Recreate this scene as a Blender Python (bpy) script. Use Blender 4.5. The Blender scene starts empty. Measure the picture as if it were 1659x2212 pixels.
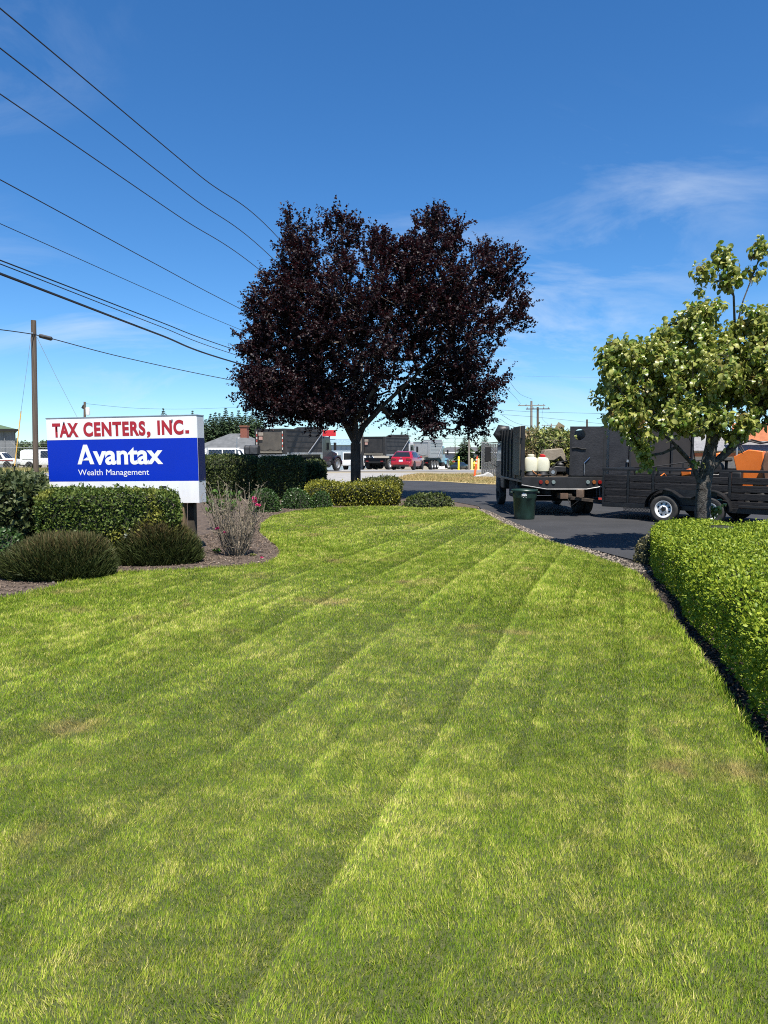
import bpy, bmesh, math, random
import numpy as np
from mathutils import Vector, Matrix, Quaternion, noise as mnoise

random.seed(7)
RNG = np.random.default_rng(11)
sc = bpy.context.scene
COL = sc.collection
PI = math.pi
R = math.radians

# ------------------------------------------------------------------ camera
CAM_H, FPX, PITCH = 1.70, 1560.0, math.atan(131.0 / 1560.0)
cam_d = bpy.data.cameras.new('camera')
cam = bpy.data.objects.new('camera', cam_d)
COL.objects.link(cam)
cam.location = (0, 0, CAM_H)
cam.rotation_euler = (PI / 2 - PITCH, 0, 0)
cam_d.sensor_fit = 'VERTICAL'
cam_d.sensor_height = 36.0
cam_d.lens = 36.0 * FPX / 2212.0
cam_d.clip_start, cam_d.clip_end = 0.05, 8000
sc.camera = cam

# ------------------------------------------------------------------ sun, sky, exposure
SUN_EL = R(65)
SUN_DIR = Vector((0.28 * math.cos(SUN_EL), -0.96 * math.cos(SUN_EL), math.sin(SUN_EL))).normalized()
sun_d = bpy.data.lights.new('sun', 'SUN')
sun_d.energy, sun_d.angle, sun_d.color = 5.0, R(0.55), (1.0, 0.95, 0.87)
sun = bpy.data.objects.new('sun', sun_d)
COL.objects.link(sun)
sun.rotation_euler = SUN_DIR.to_track_quat('Z', 'Y').to_euler()

world = bpy.data.worlds.new('World')
sc.world = world
world.use_nodes = True
wt = world.node_tree
wt.nodes.clear()
def wn(t, **k):
    n = wt.nodes.new(t)
    for a, b in k.items():
        setattr(n, a, b)
    return n
w_out = wn('ShaderNodeOutputWorld')
w_bg = wn('ShaderNodeBackground')
w_bg.inputs['Strength'].default_value = 0.073
w_sky = wn('ShaderNodeTexSky', sky_type='NISHITA')
w_sky.sun_disc = False
w_sky.sun_elevation = SUN_EL
w_sky.sun_rotation = math.atan2(SUN_DIR.x, SUN_DIR.y)
w_sky.altitude = 600
w_sky.air_density, w_sky.dust_density, w_sky.ozone_density = 1.0, 0.0, 2.0
# thin cirrus over the whole sky: noise on a high plane above the viewer
w_tc = wn('ShaderNodeTexCoord')
w_sep = wn('ShaderNodeSeparateXYZ')
wt.links.new(w_tc.outputs['Generated'], w_sep.inputs[0])
def wmath(op, a, b=None, clamp=False):
    n = wn('ShaderNodeMath', operation=op)
    n.use_clamp = clamp
    for i, s in enumerate((a, b)):
        if s is None:
            continue
        if isinstance(s, (int, float)):
            n.inputs[i].default_value = s
        else:
            wt.links.new(s, n.inputs[i])
    return n.outputs[0]
zc = wmath('ADD', wmath('MAXIMUM', w_sep.outputs['Z'], 0.0), 0.40)
px = wmath('DIVIDE', w_sep.outputs['X'], zc)
py = wmath('DIVIDE', w_sep.outputs['Y'], zc)
w_cmb = wn('ShaderNodeCombineXYZ')
wt.links.new(px, w_cmb.inputs[0]); wt.links.new(py, w_cmb.inputs[1])
w_map = wn('ShaderNodeMapping')
w_map.inputs['Rotation'].default_value = (0, 0, R(36))
w_map.inputs['Scale'].default_value = (0.6, 1.4, 1)
w_map.inputs['Location'].default_value = (71, 17, 0.0)
wt.links.new(w_cmb.outputs[0], w_map.inputs[0])
w_n1 = wn('ShaderNodeTexNoise')
w_n1.inputs['Scale'].default_value = 2.6
w_n1.inputs['Detail'].default_value = 9
w_n1.inputs['Roughness'].default_value = 0.62
w_n1.inputs['Distortion'].default_value = 0.9
wt.links.new(w_map.outputs[0], w_n1.inputs['Vector'])
w_n2 = wn('ShaderNodeTexNoise')
w_n2.inputs['Scale'].default_value = 1.1
w_n2.inputs['Detail'].default_value = 3
w_map2 = wn('ShaderNodeMapping')
w_map2.inputs['Location'].default_value = (41, 13, 0)
wt.links.new(w_cmb.outputs[0], w_map2.inputs[0])
wt.links.new(w_map2.outputs[0], w_n2.inputs['Vector'])
c1 = wmath('MULTIPLY', wmath('SUBTRACT', w_n1.outputs[0], 0.47), 3.2, True)
c2 = wmath('MULTIPLY', wmath('SUBTRACT', w_n2.outputs[0], 0.44), 5.0, True)
cl = wmath('MULTIPLY', wmath('MULTIPLY', c1, c2), 0.6)
w_mix = wn('ShaderNodeMix', data_type='RGBA')
w_sat = wn('ShaderNodeHueSaturation')
w_sat.inputs['Saturation'].default_value = 1.12
w_tint = wn('ShaderNodeMix', data_type='RGBA', blend_type='MULTIPLY')
w_tint.inputs[0].default_value = 1.0
w_tint.inputs[7].default_value = (.67, .89, 1.12, 1)
wt.links.new(w_sky.outputs[0], w_tint.inputs[6])
wt.links.new(w_tint.outputs[2], w_sat.inputs['Color'])
wt.links.new(cl, w_mix.inputs[0])
wt.links.new(w_sat.outputs[0], w_mix.inputs[6])
w_mix.inputs[7].default_value = (5.6, 6.3, 7.2, 1)
wt.links.new(w_mix.outputs[2], w_bg.inputs['Color'])
wt.links.new(w_bg.outputs[0], w_out.inputs['Surface'])

sc.view_settings.view_transform = 'Standard'
sc.view_settings.look = 'None'
sc.view_settings.gamma = 1.0
sc.view_settings.exposure = 0.98
sc.view_settings.use_curve_mapping = False
sc.render.engine = 'CYCLES'
sc.cycles.max_bounces = 6
sc.cycles.transparent_max_bounces = 8
sc.cycles.use_denoising = False
sc.cycles.filter_width = 1.05
sc.cycles.caustics_reflective = False
sc.cycles.caustics_refractive = False
sc.cycles.sample_clamp_indirect = 3.0

# ------------------------------------------------------------------ helpers: picture <-> place
_cp, _sp = math.cos(PITCH), math.sin(PITCH)
ZK = [(-200, 0), (30, 0), (46, .15), (60, .14), (68, -.02), (90, -.6), (140, -1.9), (250, -2.2), (9000, -2.2)]
def zt(y):
    for (a, za), (b, zb) in zip(ZK, ZK[1:]):
        if y <= b:
            return za + (zb - za) * (y - a) / (b - a)
    return ZK[-1][1]
def ray(x, y):
    dx, dy = (x - 829.5) / FPX, (y - 1106.0) / FPX
    return dx, _cp - dy * _sp, -_sp - dy * _cp
def at(x, y, Y):
    a, b, c = ray(x, y)
    t = Y / b
    return Vector((a * t, Y, CAM_H + c * t))
def gp(x, y):
    a, b, c = ray(x, y)
    z = 0.0
    for _ in range(30):
        t = (z - CAM_H) / c
        z = zt(b * t)
    return (a * t, b * t)
def XofS(x, Y):
    return (x - 829.5) / FPX * Y

# ------------------------------------------------------------------ helpers: materials
MATS = {}
def _nt(name):
    m = bpy.data.materials.new(name)
    m.use_nodes = True
    nt = m.node_tree
    nt.nodes.clear()
    out = nt.nodes.new('ShaderNodeOutputMaterial')
    return m, nt, out
def pmat(name, col, rough=.6, var=.15, scale=6.0, bump=0.0, metal=0.0, col2=None, bscale=None, spec=.5, coat=0.0, stretch=(1, 1, 1), lo=.35, hi=.65, detail=6, trans=0.0):
    if name in MATS:
        return MATS[name]
    m, nt, out = _nt(name)
    b = nt.nodes.new('ShaderNodeBsdfPrincipled')
    nt.links.new(b.outputs[0], out.inputs[0])
    tc = nt.nodes.new('ShaderNodeTexCoord')
    mp = nt.nodes.new('ShaderNodeMapping')
    mp.inputs['Scale'].default_value = stretch
    nt.links.new(tc.outputs['Object'], mp.inputs[0])
    n = nt.nodes.new('ShaderNodeTexNoise')
    n.inputs['Scale'].default_value = scale
    n.inputs['Detail'].default_value = detail
    n.inputs['Roughness'].default_value = .6
    nt.links.new(mp.outputs[0], n.inputs['Vector'])
    rp = nt.nodes.new('ShaderNodeValToRGB')
    rp.color_ramp.elements[0].position = lo
    rp.color_ramp.elements[1].position = hi
    c2 = col2 if col2 else tuple(min(1, c * (1 + var)) for c in col)
    c1 = col if col2 else tuple(c * (1 - var) for c in col)
    rp.color_ramp.elements[0].color = (*c1, 1)
    rp.color_ramp.elements[1].color = (*c2, 1)
    nt.links.new(n.outputs[0], rp.inputs[0])
    nt.links.new(rp.outputs[0], b.inputs['Base Color'])
    b.inputs['Roughness'].default_value = rough
    b.inputs['Metallic'].default_value = metal
    b.inputs['Specular IOR Level'].default_value = spec
    b.inputs['Coat Weight'].default_value = coat
    b.inputs['Transmission Weight'].default_value = trans
    if bump:
        n2 = nt.nodes.new('ShaderNodeTexNoise')
        n2.inputs['Scale'].default_value = bscale or scale * 6
        n2.inputs['Detail'].default_value = 4
        nt.links.new(mp.outputs[0], n2.inputs['Vector'])
        bp = nt.nodes.new('ShaderNodeBump')
        bp.inputs['Strength'].default_value = bump
        bp.inputs['Distance'].default_value = .02
        nt.links.new(n2.outputs[0], bp.inputs['Height'])
        nt.links.new(bp.outputs[0], b.inputs['Normal'])
    MATS[name] = m
    return m
def leafmat(name, colA, colB, trans=.3, rough=.45, spec=.4, colT=None, patch=None):
    """two leaf colours mixed by each leaf's own random number; light also passes through"""
    if name in MATS:
        return MATS[name]
    m, nt, out = _nt(name)
    at_ = nt.nodes.new('ShaderNodeAttribute')
    at_.attribute_name = 'rnd'
    rp = nt.nodes.new('ShaderNodeValToRGB')
    rp.color_ramp.elements[0].color = (*colA, 1)
    rp.color_ramp.elements[1].color = (*colB, 1)
    rp.color_ramp.elements[0].position, rp.color_ramp.elements[1].position = .1, .95
    nt.links.new(at_.outputs['Fac'], rp.inputs[0])
    csock = rp.outputs[0]
    if patch:
        pc, pscale, plo, phi = patch
        tc = nt.nodes.new('ShaderNodeTexCoord')
        n = nt.nodes.new('ShaderNodeTexNoise')
        n.inputs['Scale'].default_value = pscale
        nt.links.new(tc.outputs['Object'], n.inputs['Vector'])
        mr = nt.nodes.new('ShaderNodeMapRange')
        mr.inputs['From Min'].default_value, mr.inputs['From Max'].default_value = plo, phi
        nt.links.new(n.outputs[0], mr.inputs[0])
        mx = nt.nodes.new('ShaderNodeMix'); mx.data_type = 'RGBA'
        nt.links.new(mr.outputs[0], mx.inputs[0])
        nt.links.new(csock, mx.inputs[6])
        mx.inputs[7].default_value = (*pc, 1)
        csock = mx.outputs[2]
    b = nt.nodes.new('ShaderNodeBsdfPrincipled')
    b.inputs['Roughness'].default_value = rough
    b.inputs['Specular IOR Level'].default_value = spec
    nt.links.new(csock, b.inputs['Base Color'])
    t = nt.nodes.new('ShaderNodeBsdfTranslucent')
    if colT:
        t.inputs[0].default_value = (*colT, 1)
    else:
        nt.links.new(csock, t.inputs[0])
    mx = nt.nodes.new('ShaderNodeMixShader')
    mx.inputs[0].default_value = trans
    nt.links.new(b.outputs[0], mx.inputs[1])
    nt.links.new(t.outputs[0], mx.inputs[2])
    nt.links.new(mx.outputs[0], out.inputs[0])
    MATS[name] = m
    return m

# ------------------------------------------------------------------ helpers: objects
def link(o, parent=None, **props):
    COL.objects.link(o)
    if parent is not None:
        o.parent = parent
    for k, v in props.items():
        if v is not None:
            o[k] = v
    return o
def thing(name, label, cat, loc=(0, 0, 0), rz=0.0, group=None):
    o = bpy.data.objects.new(name, None)
    o.empty_display_size = .2
    o.location = loc
    o.rotation_euler = (0, 0, rz)
    return link(o, None, label=label, category=cat, group=group)
def np_mesh(name, V, F, attrs=None, smooth=False):
    V = np.asarray(V, dtype=np.float32)
    F = np.asarray(F, dtype=np.int32)
    k = F.shape[1]
    me = bpy.data.meshes.new(name)
    me.vertices.add(len(V)); me.vertices.foreach_set('co', V.ravel())
    me.loops.add(F.size); me.loops.foreach_set('vertex_index', F.ravel())
    me.polygons.add(len(F))
    me.polygons.foreach_set('loop_start', np.arange(0, F.size, k, dtype=np.int32))
    me.polygons.foreach_set('loop_total', np.full(len(F), k, dtype=np.int32))
    if smooth:
        me.polygons.foreach_set('use_smooth', np.ones(len(F), dtype=bool))
    me.update(calc_edges=True)
    if attrs:
        for an, av in attrs.items():
            a = me.attributes.new(an, 'FLOAT', 'POINT')
            a.data.foreach_set('value', np.asarray(av, dtype=np.float32))
    return me
def put(name, me, mat, parent=None, **props):
    if mat is not None and not me.materials:
        me.materials.append(mat)
    return link(bpy.data.objects.new(name, me), parent, **props)

class MB:
    """collects simple solids into one mesh"""
    def __init__(s):
        s.v, s.f = [], []
    def add(s, vs, fs):
        o = len(s.v)
        s.v += [tuple(map(float, v)) for v in vs]
        s.f += [tuple(i + o for i in f) for f in fs]
        return s
    def box(s, c, d, rot=None):
        x, y, z = d[0] / 2, d[1] / 2, d[2] / 2
        vs = [Vector(p) for p in ((-x, -y, -z), (x, -y, -z), (x, y, -z), (-x, y, -z), (-x, -y, z), (x, -y, z), (x, y, z), (-x, y, z))]
        if rot is not None:
            q = rot if isinstance(rot, Matrix) else Matrix.Rotation(rot, 3, 'Z')
            vs = [q @ v for v in vs]
        return s.add([v + Vector(c) for v in vs], [(0, 3, 2, 1), (4, 5, 6, 7), (0, 1, 5, 4), (1, 2, 6, 5), (2, 3, 7, 6), (3, 0, 4, 7)])
    def bb(s, x0, x1, y0, y1, z0, z1):
        return s.box(((x0 + x1) / 2, (y0 + y1) / 2, (z0 + z1) / 2), (abs(x1 - x0), abs(y1 - y0), abs(z1 - z0)))
    def cyl(s, p0, p1, r0, r1=None, n=12, cap=True):
        r1 = r0 if r1 is None else r1
        p0, p1 = Vector(p0), Vector(p1)
        a = (p1 - p0).normalized()
        u = a.orthogonal().normalized(); w = a.cross(u)
        vs = []
        for p, r in ((p0, r0), (p1, r1)):
            vs += [p + (u * math.cos(2 * PI * i / n) + w * math.sin(2 * PI * i / n)) * r for i in range(n)]
        fs = [(i, (i + 1) % n, n + (i + 1) % n, n + i) for i in range(n)]
        if cap:
            fs += [tuple(range(n - 1, -1, -1)), tuple(range(n, 2 * n))]
        return s.add(vs, fs)
    def tube(s, pts, rad, n=6, cap=True):
        pts = [Vector(p) for p in pts]
        m = len(pts)
        rad = [rad] * m if isinstance(rad, (int, float)) else rad
        vs, u = [], None
        for i, p in enumerate(pts):
            t = (pts[min(i + 1, m - 1)] - pts[max(i - 1, 0)])
            t = t.normalized() if t.length > 1e-9 else Vector((0, 0, 1))
            u = t.orthogonal().normalized() if u is None else (u - t * u.dot(t))
            u = u.normalized() if u.length > 1e-6 else t.orthogonal().normalized()
            w = t.cross(u)
            vs += [p + (u * math.cos(2 * PI * k / n) + w * math.sin(2 * PI * k / n)) * rad[i] for k in range(n)]
        fs = []
        for i in range(m - 1):
            for k in range(n):
                a, b = i * n + k, i * n + (k + 1) % n
                fs.append((a, b, b + n, a + n))
        if cap:
            fs += [tuple(range(n - 1, -1, -1)), tuple(range((m - 1) * n, m * n))]
        return s.add(vs, fs)
    def lathe(s, prof, n=24, c=(0, 0, 0), axis='z', close=False):
        vs = []
        for r, h in prof:
            for i in range(n):
                a = 2 * PI * i / n
                if axis == 'z':
                    p = (r * math.cos(a), r * math.sin(a), h)
                elif axis == 'x':
                    p = (h, r * math.cos(a), r * math.sin(a))
                else:
                    p = (r * math.sin(a), h, r * math.cos(a))
                vs.append((p[0] + c[0], p[1] + c[1], p[2] + c[2]))
        fs = []
        m = len(prof)
        for j in range(m if close else m - 1):
            for i in range(n):
                a, b = j * n + i, j * n + (i + 1) % n
                k = ((j + 1) % m) * n
                fs.append((a, b, k + (i + 1) % n, k + i))
        if not close:
            fs += [tuple(range(n - 1, -1, -1)), tuple(range((m - 1) * n, m * n))]
        return s.add(vs, fs)
    def prism(s, poly, a, b, axis='x'):
        """polygon extruded along an axis; poly coordinates are the other two axes in order"""
        n = len(poly)
        def P(p, t):
            return (t, p[0], p[1]) if axis == 'x' else ((p[0], t, p[1]) if axis == 'y' else (p[0], p[1], t))
        vs = [P(p, a) for p in poly] + [P(p, b) for p in poly]
        fs = [(i, (i + 1) % n, n + (i + 1) % n, n + i) for i in range(n)] + [tuple(range(n - 1, -1, -1)), tuple(range(n, 2 * n))]
        return s.add(vs, fs)
    def quad(s, a, b, c, d):
        return s.add([a, b, c, d], [(0, 1, 2, 3)])
    def mesh(s, name, smooth=35):
        me = bpy.data.meshes.new(name)
        me.from_pydata(s.v, [], s.f)
        bm = bmesh.new(); bm.from_mesh(me)
        bmesh.ops.recalc_face_normals(bm, faces=bm.faces)
        bm.to_mesh(me); bm.free()
        if smooth:
            me.polygons.foreach_set('use_smooth', [True] * len(me.polygons))
            me.set_sharp_from_angle(angle=R(smooth))
        return me
    def obj(s, name, mat, parent=None, bevel=0.0, smooth=35, seg=2, **props):
        o = put(name, s.mesh(name, smooth), mat, parent, **props)
        if bevel:
            m = o.modifiers.new('bevel', 'BEVEL')
            m.width, m.segments, m.limit_method, m.angle_limit = bevel, seg, 'ANGLE', R(40)
            m.harden_normals = False
        return o
def copy_tree(o, parent=None):
    c = o.copy()
    COL.objects.link(c)
    c.parent = parent
    for ch in o.children:
        copy_tree(ch, c)
    return c

# ------------------------------------------------------------------ helpers: foliage
def _norm(a):
    return a / np.maximum(np.linalg.norm(a, axis=1, keepdims=True), 1e-9)
# templates: (along, across, up) per vertex, unit length
T_DIA = (np.array([(0, 0, 0), (.45, .32, .06), (1, 0, -.05), (.45, -.32, .06)]), [(0, 1, 2), (0, 2, 3)])
T_LEAF = (np.array([(0, 0, 0), (.3, .27, .07), (.7, .22, .03), (1, 0, -.12), (.7, -.22, .03), (.3, -.27, .07), (.5, 0, -.02)]),
          [(0, 1, 6), (1, 2, 6), (2, 3, 6), (3, 4, 6), (4, 5, 6), (5, 0, 6)])
T_DROOP = (np.array([(0, 0, 0), (.22, .22, .10), (.22, 0, .06), (.22, -.22, .10), (.52, .30, .05), (.54, 0, .02), (.52, -.30, .05),
                     (.78, .19, -.14), (.80, 0, -.17), (.78, -.19, -.14), (.92, 0, -.42)]),
           [(0, 2, 1), (0, 3, 2), (1, 2, 5), (1, 5, 4), (2, 3, 6), (2, 6, 5), (4, 5, 8), (4, 8, 7), (5, 6, 9), (5, 9, 8), (7, 8, 10), (8, 9, 10)])
T_BLADE = (np.array([(0, .5, 0), (0, -.5, 0), (1, 0, 0)]), [(0, 1, 2)])
T_BLADE2 = (np.array([(0, .5, 0), (0, -.5, 0), (.55, .36, .0), (.55, -.36, .0), (1, 0, -.16)]), [(0, 1, 3), (0, 3, 2), (2, 3, 4)])
def leaves_mesh(name, P, A, N, S, tpl, width=1.0, rnd=None):
    """one leaf per row: position, direction, face normal, length"""
    P, A, N = np.asarray(P, float), _norm(np.asarray(A, float)), np.asarray(N, float)
    B = _norm(np.cross(N, A))
    N = np.cross(A, B)
    t, fs = tpl
    S = np.asarray(S, float)
    n, k = len(P), len(t)
    w = (np.full(n, width) if np.isscalar(width) else width)
    V = (P[:, None, :] + A[:, None, :] * (t[None, :, 0:1] * S[:, None, None])
         + B[:, None, :] * (t[None, :, 1:2] * (S * w)[:, None, None]) + N[:, None, :] * (t[None, :, 2:3] * S[:, None, None]))
    F = (np.array(fs)[None] + (np.arange(n) * k)[:, None, None]).reshape(-1, 3)
    if rnd is None:
        rnd = RNG.random(n)
    return np_mesh(name, V.reshape(-1, 3), F, {'rnd': np.repeat(rnd, k)})
def tri_sample(V, F, n, keep=None):
    """n random points on a triangulated surface, with normals"""
    V, F = np.asarray(V, float), np.asarray(F)
    a, b, c = V[F[:, 0]], V[F[:, 1]], V[F[:, 2]]
    cr = np.cross(b - a, c - a)
    ar = np.linalg.norm(cr, axis=1)
    if keep is not None:
        ar = ar * keep
    idx = RNG.choice(len(F), n, p=ar / ar.sum())
    u, v = RNG.random(n), RNG.random(n)
    m = u + v > 1
    u[m], v[m] = 1 - u[m], 1 - v[m]
    P = a[idx] + (b[idx] - a[idx]) * u[:, None] + (c[idx] - a[idx]) * v[:, None]
    return P, _norm(cr[idx])
def roundbox(hx, hy, h, r, nx, ny, nz, undercut=.0, lump=.05, lscale=1.2, seed=0, corners=None):
    """clipped-hedge body on the ground; returns V, F(tri); corners = plan quad (near-left, near-right, far-right, far-left)"""
    hz = h / 2
    V, F = [], []
    def face(fn, n1, n2):
        o = len(V)
        for i in range(n1 + 1):
            for j in range(n2 + 1):
                V.append(fn(-1 + 2 * i / n1, -1 + 2 * j / n2))
        for i in range(n1):
            for j in range(n2):
                a = o + i * (n2 + 1) + j
                F.append((a, a + n2 + 1, a + n2 + 2)); F.append((a, a + n2 + 2, a + 1))
    face(lambda u, v: (u, v, 1), nx, ny)
    face(lambda u, v: (v, -1, u) if False else (u, -1, v), nx, nz)
    face(lambda u, v: (-u, 1, v), nx, nz)
    face(lambda u, v: (-1, -u, v), ny, nz)
    face(lambda u, v: (1, u, v), ny, nz)
    V = np.array(V, float) * np.array((hx, hy, hz))
    H = np.array((hx, hy, hz))
    q = np.clip(V, -(H - r), (H - r))
    q[:, 2] = np.minimum(np.maximum(V[:, 2], -hz), hz - r)
    d = V - q
    L = np.linalg.norm(d, axis=1, keepdims=True)
    V = q + d / np.maximum(L, 1e-9) * np.minimum(L, r) if False else q + d / np.maximum(L, 1e-9) * r * (L > 1e-9)
    zz = (V[:, 2] + hz) / h
    V[:, :2] *= (1 - undercut * np.clip(1 - zz * 1.6, 0, 1))[:, None]
    out = np.empty_like(V)
    for i, p in enumerate(V):
        k = Vector((p[0] * lscale + seed * 7.1, p[1] * lscale, p[2] * lscale * 1.3))
        nv = mnoise.noise_vector(k)
        out[i] = p + np.array(nv) * lump
    V = out
    V[:, 2] += hz
    V[:, 2] = np.maximum(V[:, 2], 0.0)
    if corners is not None:
        u, v = (V[:, 0] / hx + 1) / 2, (V[:, 1] / hy + 1) / 2
        a, b, c, e = [np.array(x) for x in corners]
        XY = ((1 - u) * (1 - v))[:, None] * a + (u * (1 - v))[:, None] * b + (u * v)[:, None] * c + ((1 - u) * v)[:, None] * e
        V[:, :2] = XY
    F = np.array(F)
    # orient outward
    c0 = V.mean(0)
    a, b, c = V[F[:, 0]], V[F[:, 1]], V[F[:, 2]]
    fl = ((np.cross(b - a, c - a)) * ((a + b + c) / 3 - c0)).sum(1) < 0
    F[fl] = F[fl][:, ::-1]
    return V, F
def mound(rx, ry, h, n=20, m=10, lump=.06, seed=0, flat=.75):
    V, F = [], []
    for j in range(m + 1):
        ph = PI / 2 * j / m
        for i in range(n):
            a = 2 * PI * i / n
            rr = math.cos(ph) ** flat
            p = Vector((rx * rr * math.cos(a), ry * rr * math.sin(a), h * math.sin(ph)))
            V.append(p + mnoise.noise_vector(p * 1.7 + Vector((seed * 3.3, 0, 0))) * lump)
    for j in range(m):
        for i in range(n):
            a, b = j * n + i, j * n + (i + 1) % n
            F.append((a, b, b + n)); F.append((a, b + n, a + n))
    V = np.array([tuple(v) for v in V]); V[:, 2] = np.maximum(V[:, 2], 0)
    return V, np.array(F)
def leafy(P, Nn, size, spread, out, tpl, name, sizevar=.35, up=.25, jit=.03, width=1.0):
    n = len(P)
    rv = _norm(RNG.normal(size=(n, 3)))
    A = _norm(Nn * out + rv * spread + np.array((0, 0, up)))
    N2 = _norm(Nn * .8 + _norm(RNG.normal(size=(n, 3))) * .9)
    P = P + Nn * RNG.normal(0, jit, n)[:, None]
    S = size * (1 + RNG.uniform(-sizevar, sizevar, n))
    return leaves_mesh(name, P, A, N2, S, tpl, width)

# ================================================================== the setting: ground, road, driveway, lawn
def sheet(name, poly, off, mat, **props):
    """flat polygon laid on the terrain, cut where the terrain bends"""
    bm = bmesh.new()
    vs = [bm.verts.new((p[0], p[1], 0)) for p in poly]
    bm.faces.new(vs)
    ys = [p[1] for p in poly]
    for k, _ in ZK:
        if min(ys) < k < max(ys):
            bmesh.ops.bisect_plane(bm, geom=bm.verts[:] + bm.edges[:] + bm.faces[:], plane_co=(0, k, 0), plane_no=(0, 1, 0))
    bmesh.ops.triangulate(bm, faces=bm.faces[:])
    for v in bm.verts:
        v.co.z = zt(v.co.y) + off
    bmesh.ops.recalc_face_normals(bm, faces=bm.faces)
    for f in bm.faces:
        if f.normal.z < 0:
            f.normal_flip()
    me = bpy.data.meshes.new(name)
    bm.to_mesh(me); bm.free()
    return put(name, me, mat, None, kind='structure', **props)

M_EARTH = pmat('earth', (.16, .14, .11), .95, scale=.25, col2=(.24, .21, .15), bump=.5, bscale=9)
gb = MB()
ykeys = [-60, -10, 10, 20, 30, 38, 46, 53, 60, 64, 68, 79, 90, 115, 140, 250, 900, 6000]
for a, b in zip(ykeys, ykeys[1:]):
    gb.quad((-4000, a, zt(a) - .012), (4000, a, zt(a) - .012), (4000, b, zt(b) - .012), (-4000, b, zt(b) - .012))
gb.obj('ground', M_EARTH, None, smooth=0, kind='structure')

# asphalt of the driveway: new, nearly black, faint roller streaks
M_ASPH = pmat('driveway_asphalt', (.0145, .015, .0165), .85, scale=.6, col2=(.027, .027, .029), bump=.35, bscale=180)
M_ROAD = pmat('road_asphalt', (.15, .148, .145), .9, scale=.35, col2=(.21, .205, .2), bump=.3, bscale=40)
M_GRAV = pmat('gravel_shoulder', (.19, .185, .175), .95, scale=5, col2=(.29, .28, .265), bump=.8, bscale=28)
M_MULCH = pmat('bark_mulch', (.040, .027, .019), .95, scale=9, col2=(.105, .075, .054), bump=.9, bscale=50)
M_DRY = pmat('dry_grass_soil', (.30, .23, .105), .95, scale=1.4, col2=(.40, .31, .155), bump=.6, bscale=30)
M_LSOIL = pmat('lawn_thatch', (.030, .044, .009), .95, scale=25, col2=(.075, .082, .024), bump=.8, bscale=60)
M_PAINT = pmat('road_paint', (.75, .74, .70), .7, var=.08)

sheet('road', [(-90, 12), (-40, 34), (-24, 43.2), (-13, 50), (-5, 56), (2, 56.8), (9, 54.6), (60, 54.6), (140, 54.6), (140, 150), (60, 118), (10, 86), (-10, 70),
               (-26, 48.8), (-40, 40), (-90, 18)], .004, M_ROAD)
# edge line of the road
el = [(-24, 45.0), (-13, 52.2), (-5.2, 58.2), (2, 60.6), (12, 63), (40, 72)]
pl = MB()
for (x0, y0), (x1, y1) in zip(el, el[1:]):
    n = 6
    for i in range(n):
        a, b = i / n, (i + 1) / n
        A = Vector((x0 + (x1 - x0) * a, y0 + (y1 - y0) * a, 0)); B = Vector((x0 + (x1 - x0) * b, y0 + (y1 - y0) * b, 0))
        t = (B - A).normalized(); nn = Vector((-t.y, t.x, 0)) * .16
        q = [A - nn, B - nn, B + nn, A + nn]
        pl.quad(*[(p.x, p.y, zt(p.y) + .010) for p in q])
pl.obj('road_marking_line', M_PAINT, None, smooth=0, kind='structure')

sheet('gravel_shoulder', [gp(600, 1027), gp(690, 1022.8), gp(780, 1021.4), gp(850, 1021.6), gp(900, 1022.8), gp(868, 1031), gp(834, 1038.5), gp(800, 1062), gp(700, 1056), gp(560, 1046)], .008, M_GRAV)
sheet('driveway', [gp(800, 1066), gp(861, 1075), gp(983, 1085), gp(1034, 1094.5), gp(1040, 1101), gp(1060, 1112), gp(1080, 1121.5), gp(1120, 1139), gp(1170, 1157), gp(1230, 1175), gp(1300, 1194),
                   gp(1370, 1212), gp(1430, 1232), (7, 9.6), (40, 9.0), (40, 34), (14, 35), gp(1300, 1052), gp(1052, 1047.2), gp(950, 1041), gp(835, 1037.6), gp(760, 1040)], .016, M_ASPH)
sheet('grass_verge', [gp(834, 1037.2), gp(868, 1030.6), gp(905, 1023.6), gp(1023, 1024.3), gp(1200, 1025), (30, 53), (30, 36.4), gp(1300, 1051.2), gp(1052, 1046.4), gp(950, 1040.4)], .012, M_DRY)
sheet('roadside_field', [(-90, 18.6), (-40, 40.6), (-26, 49.4), (-12, 69.6), (-14, 86), (-120, 110), (-120, 30)], .008,
      pmat('field_soil', (.17, .17, .060), .95, scale=.5, col2=(.33, .27, .14), bump=.6, bscale=20))

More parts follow.
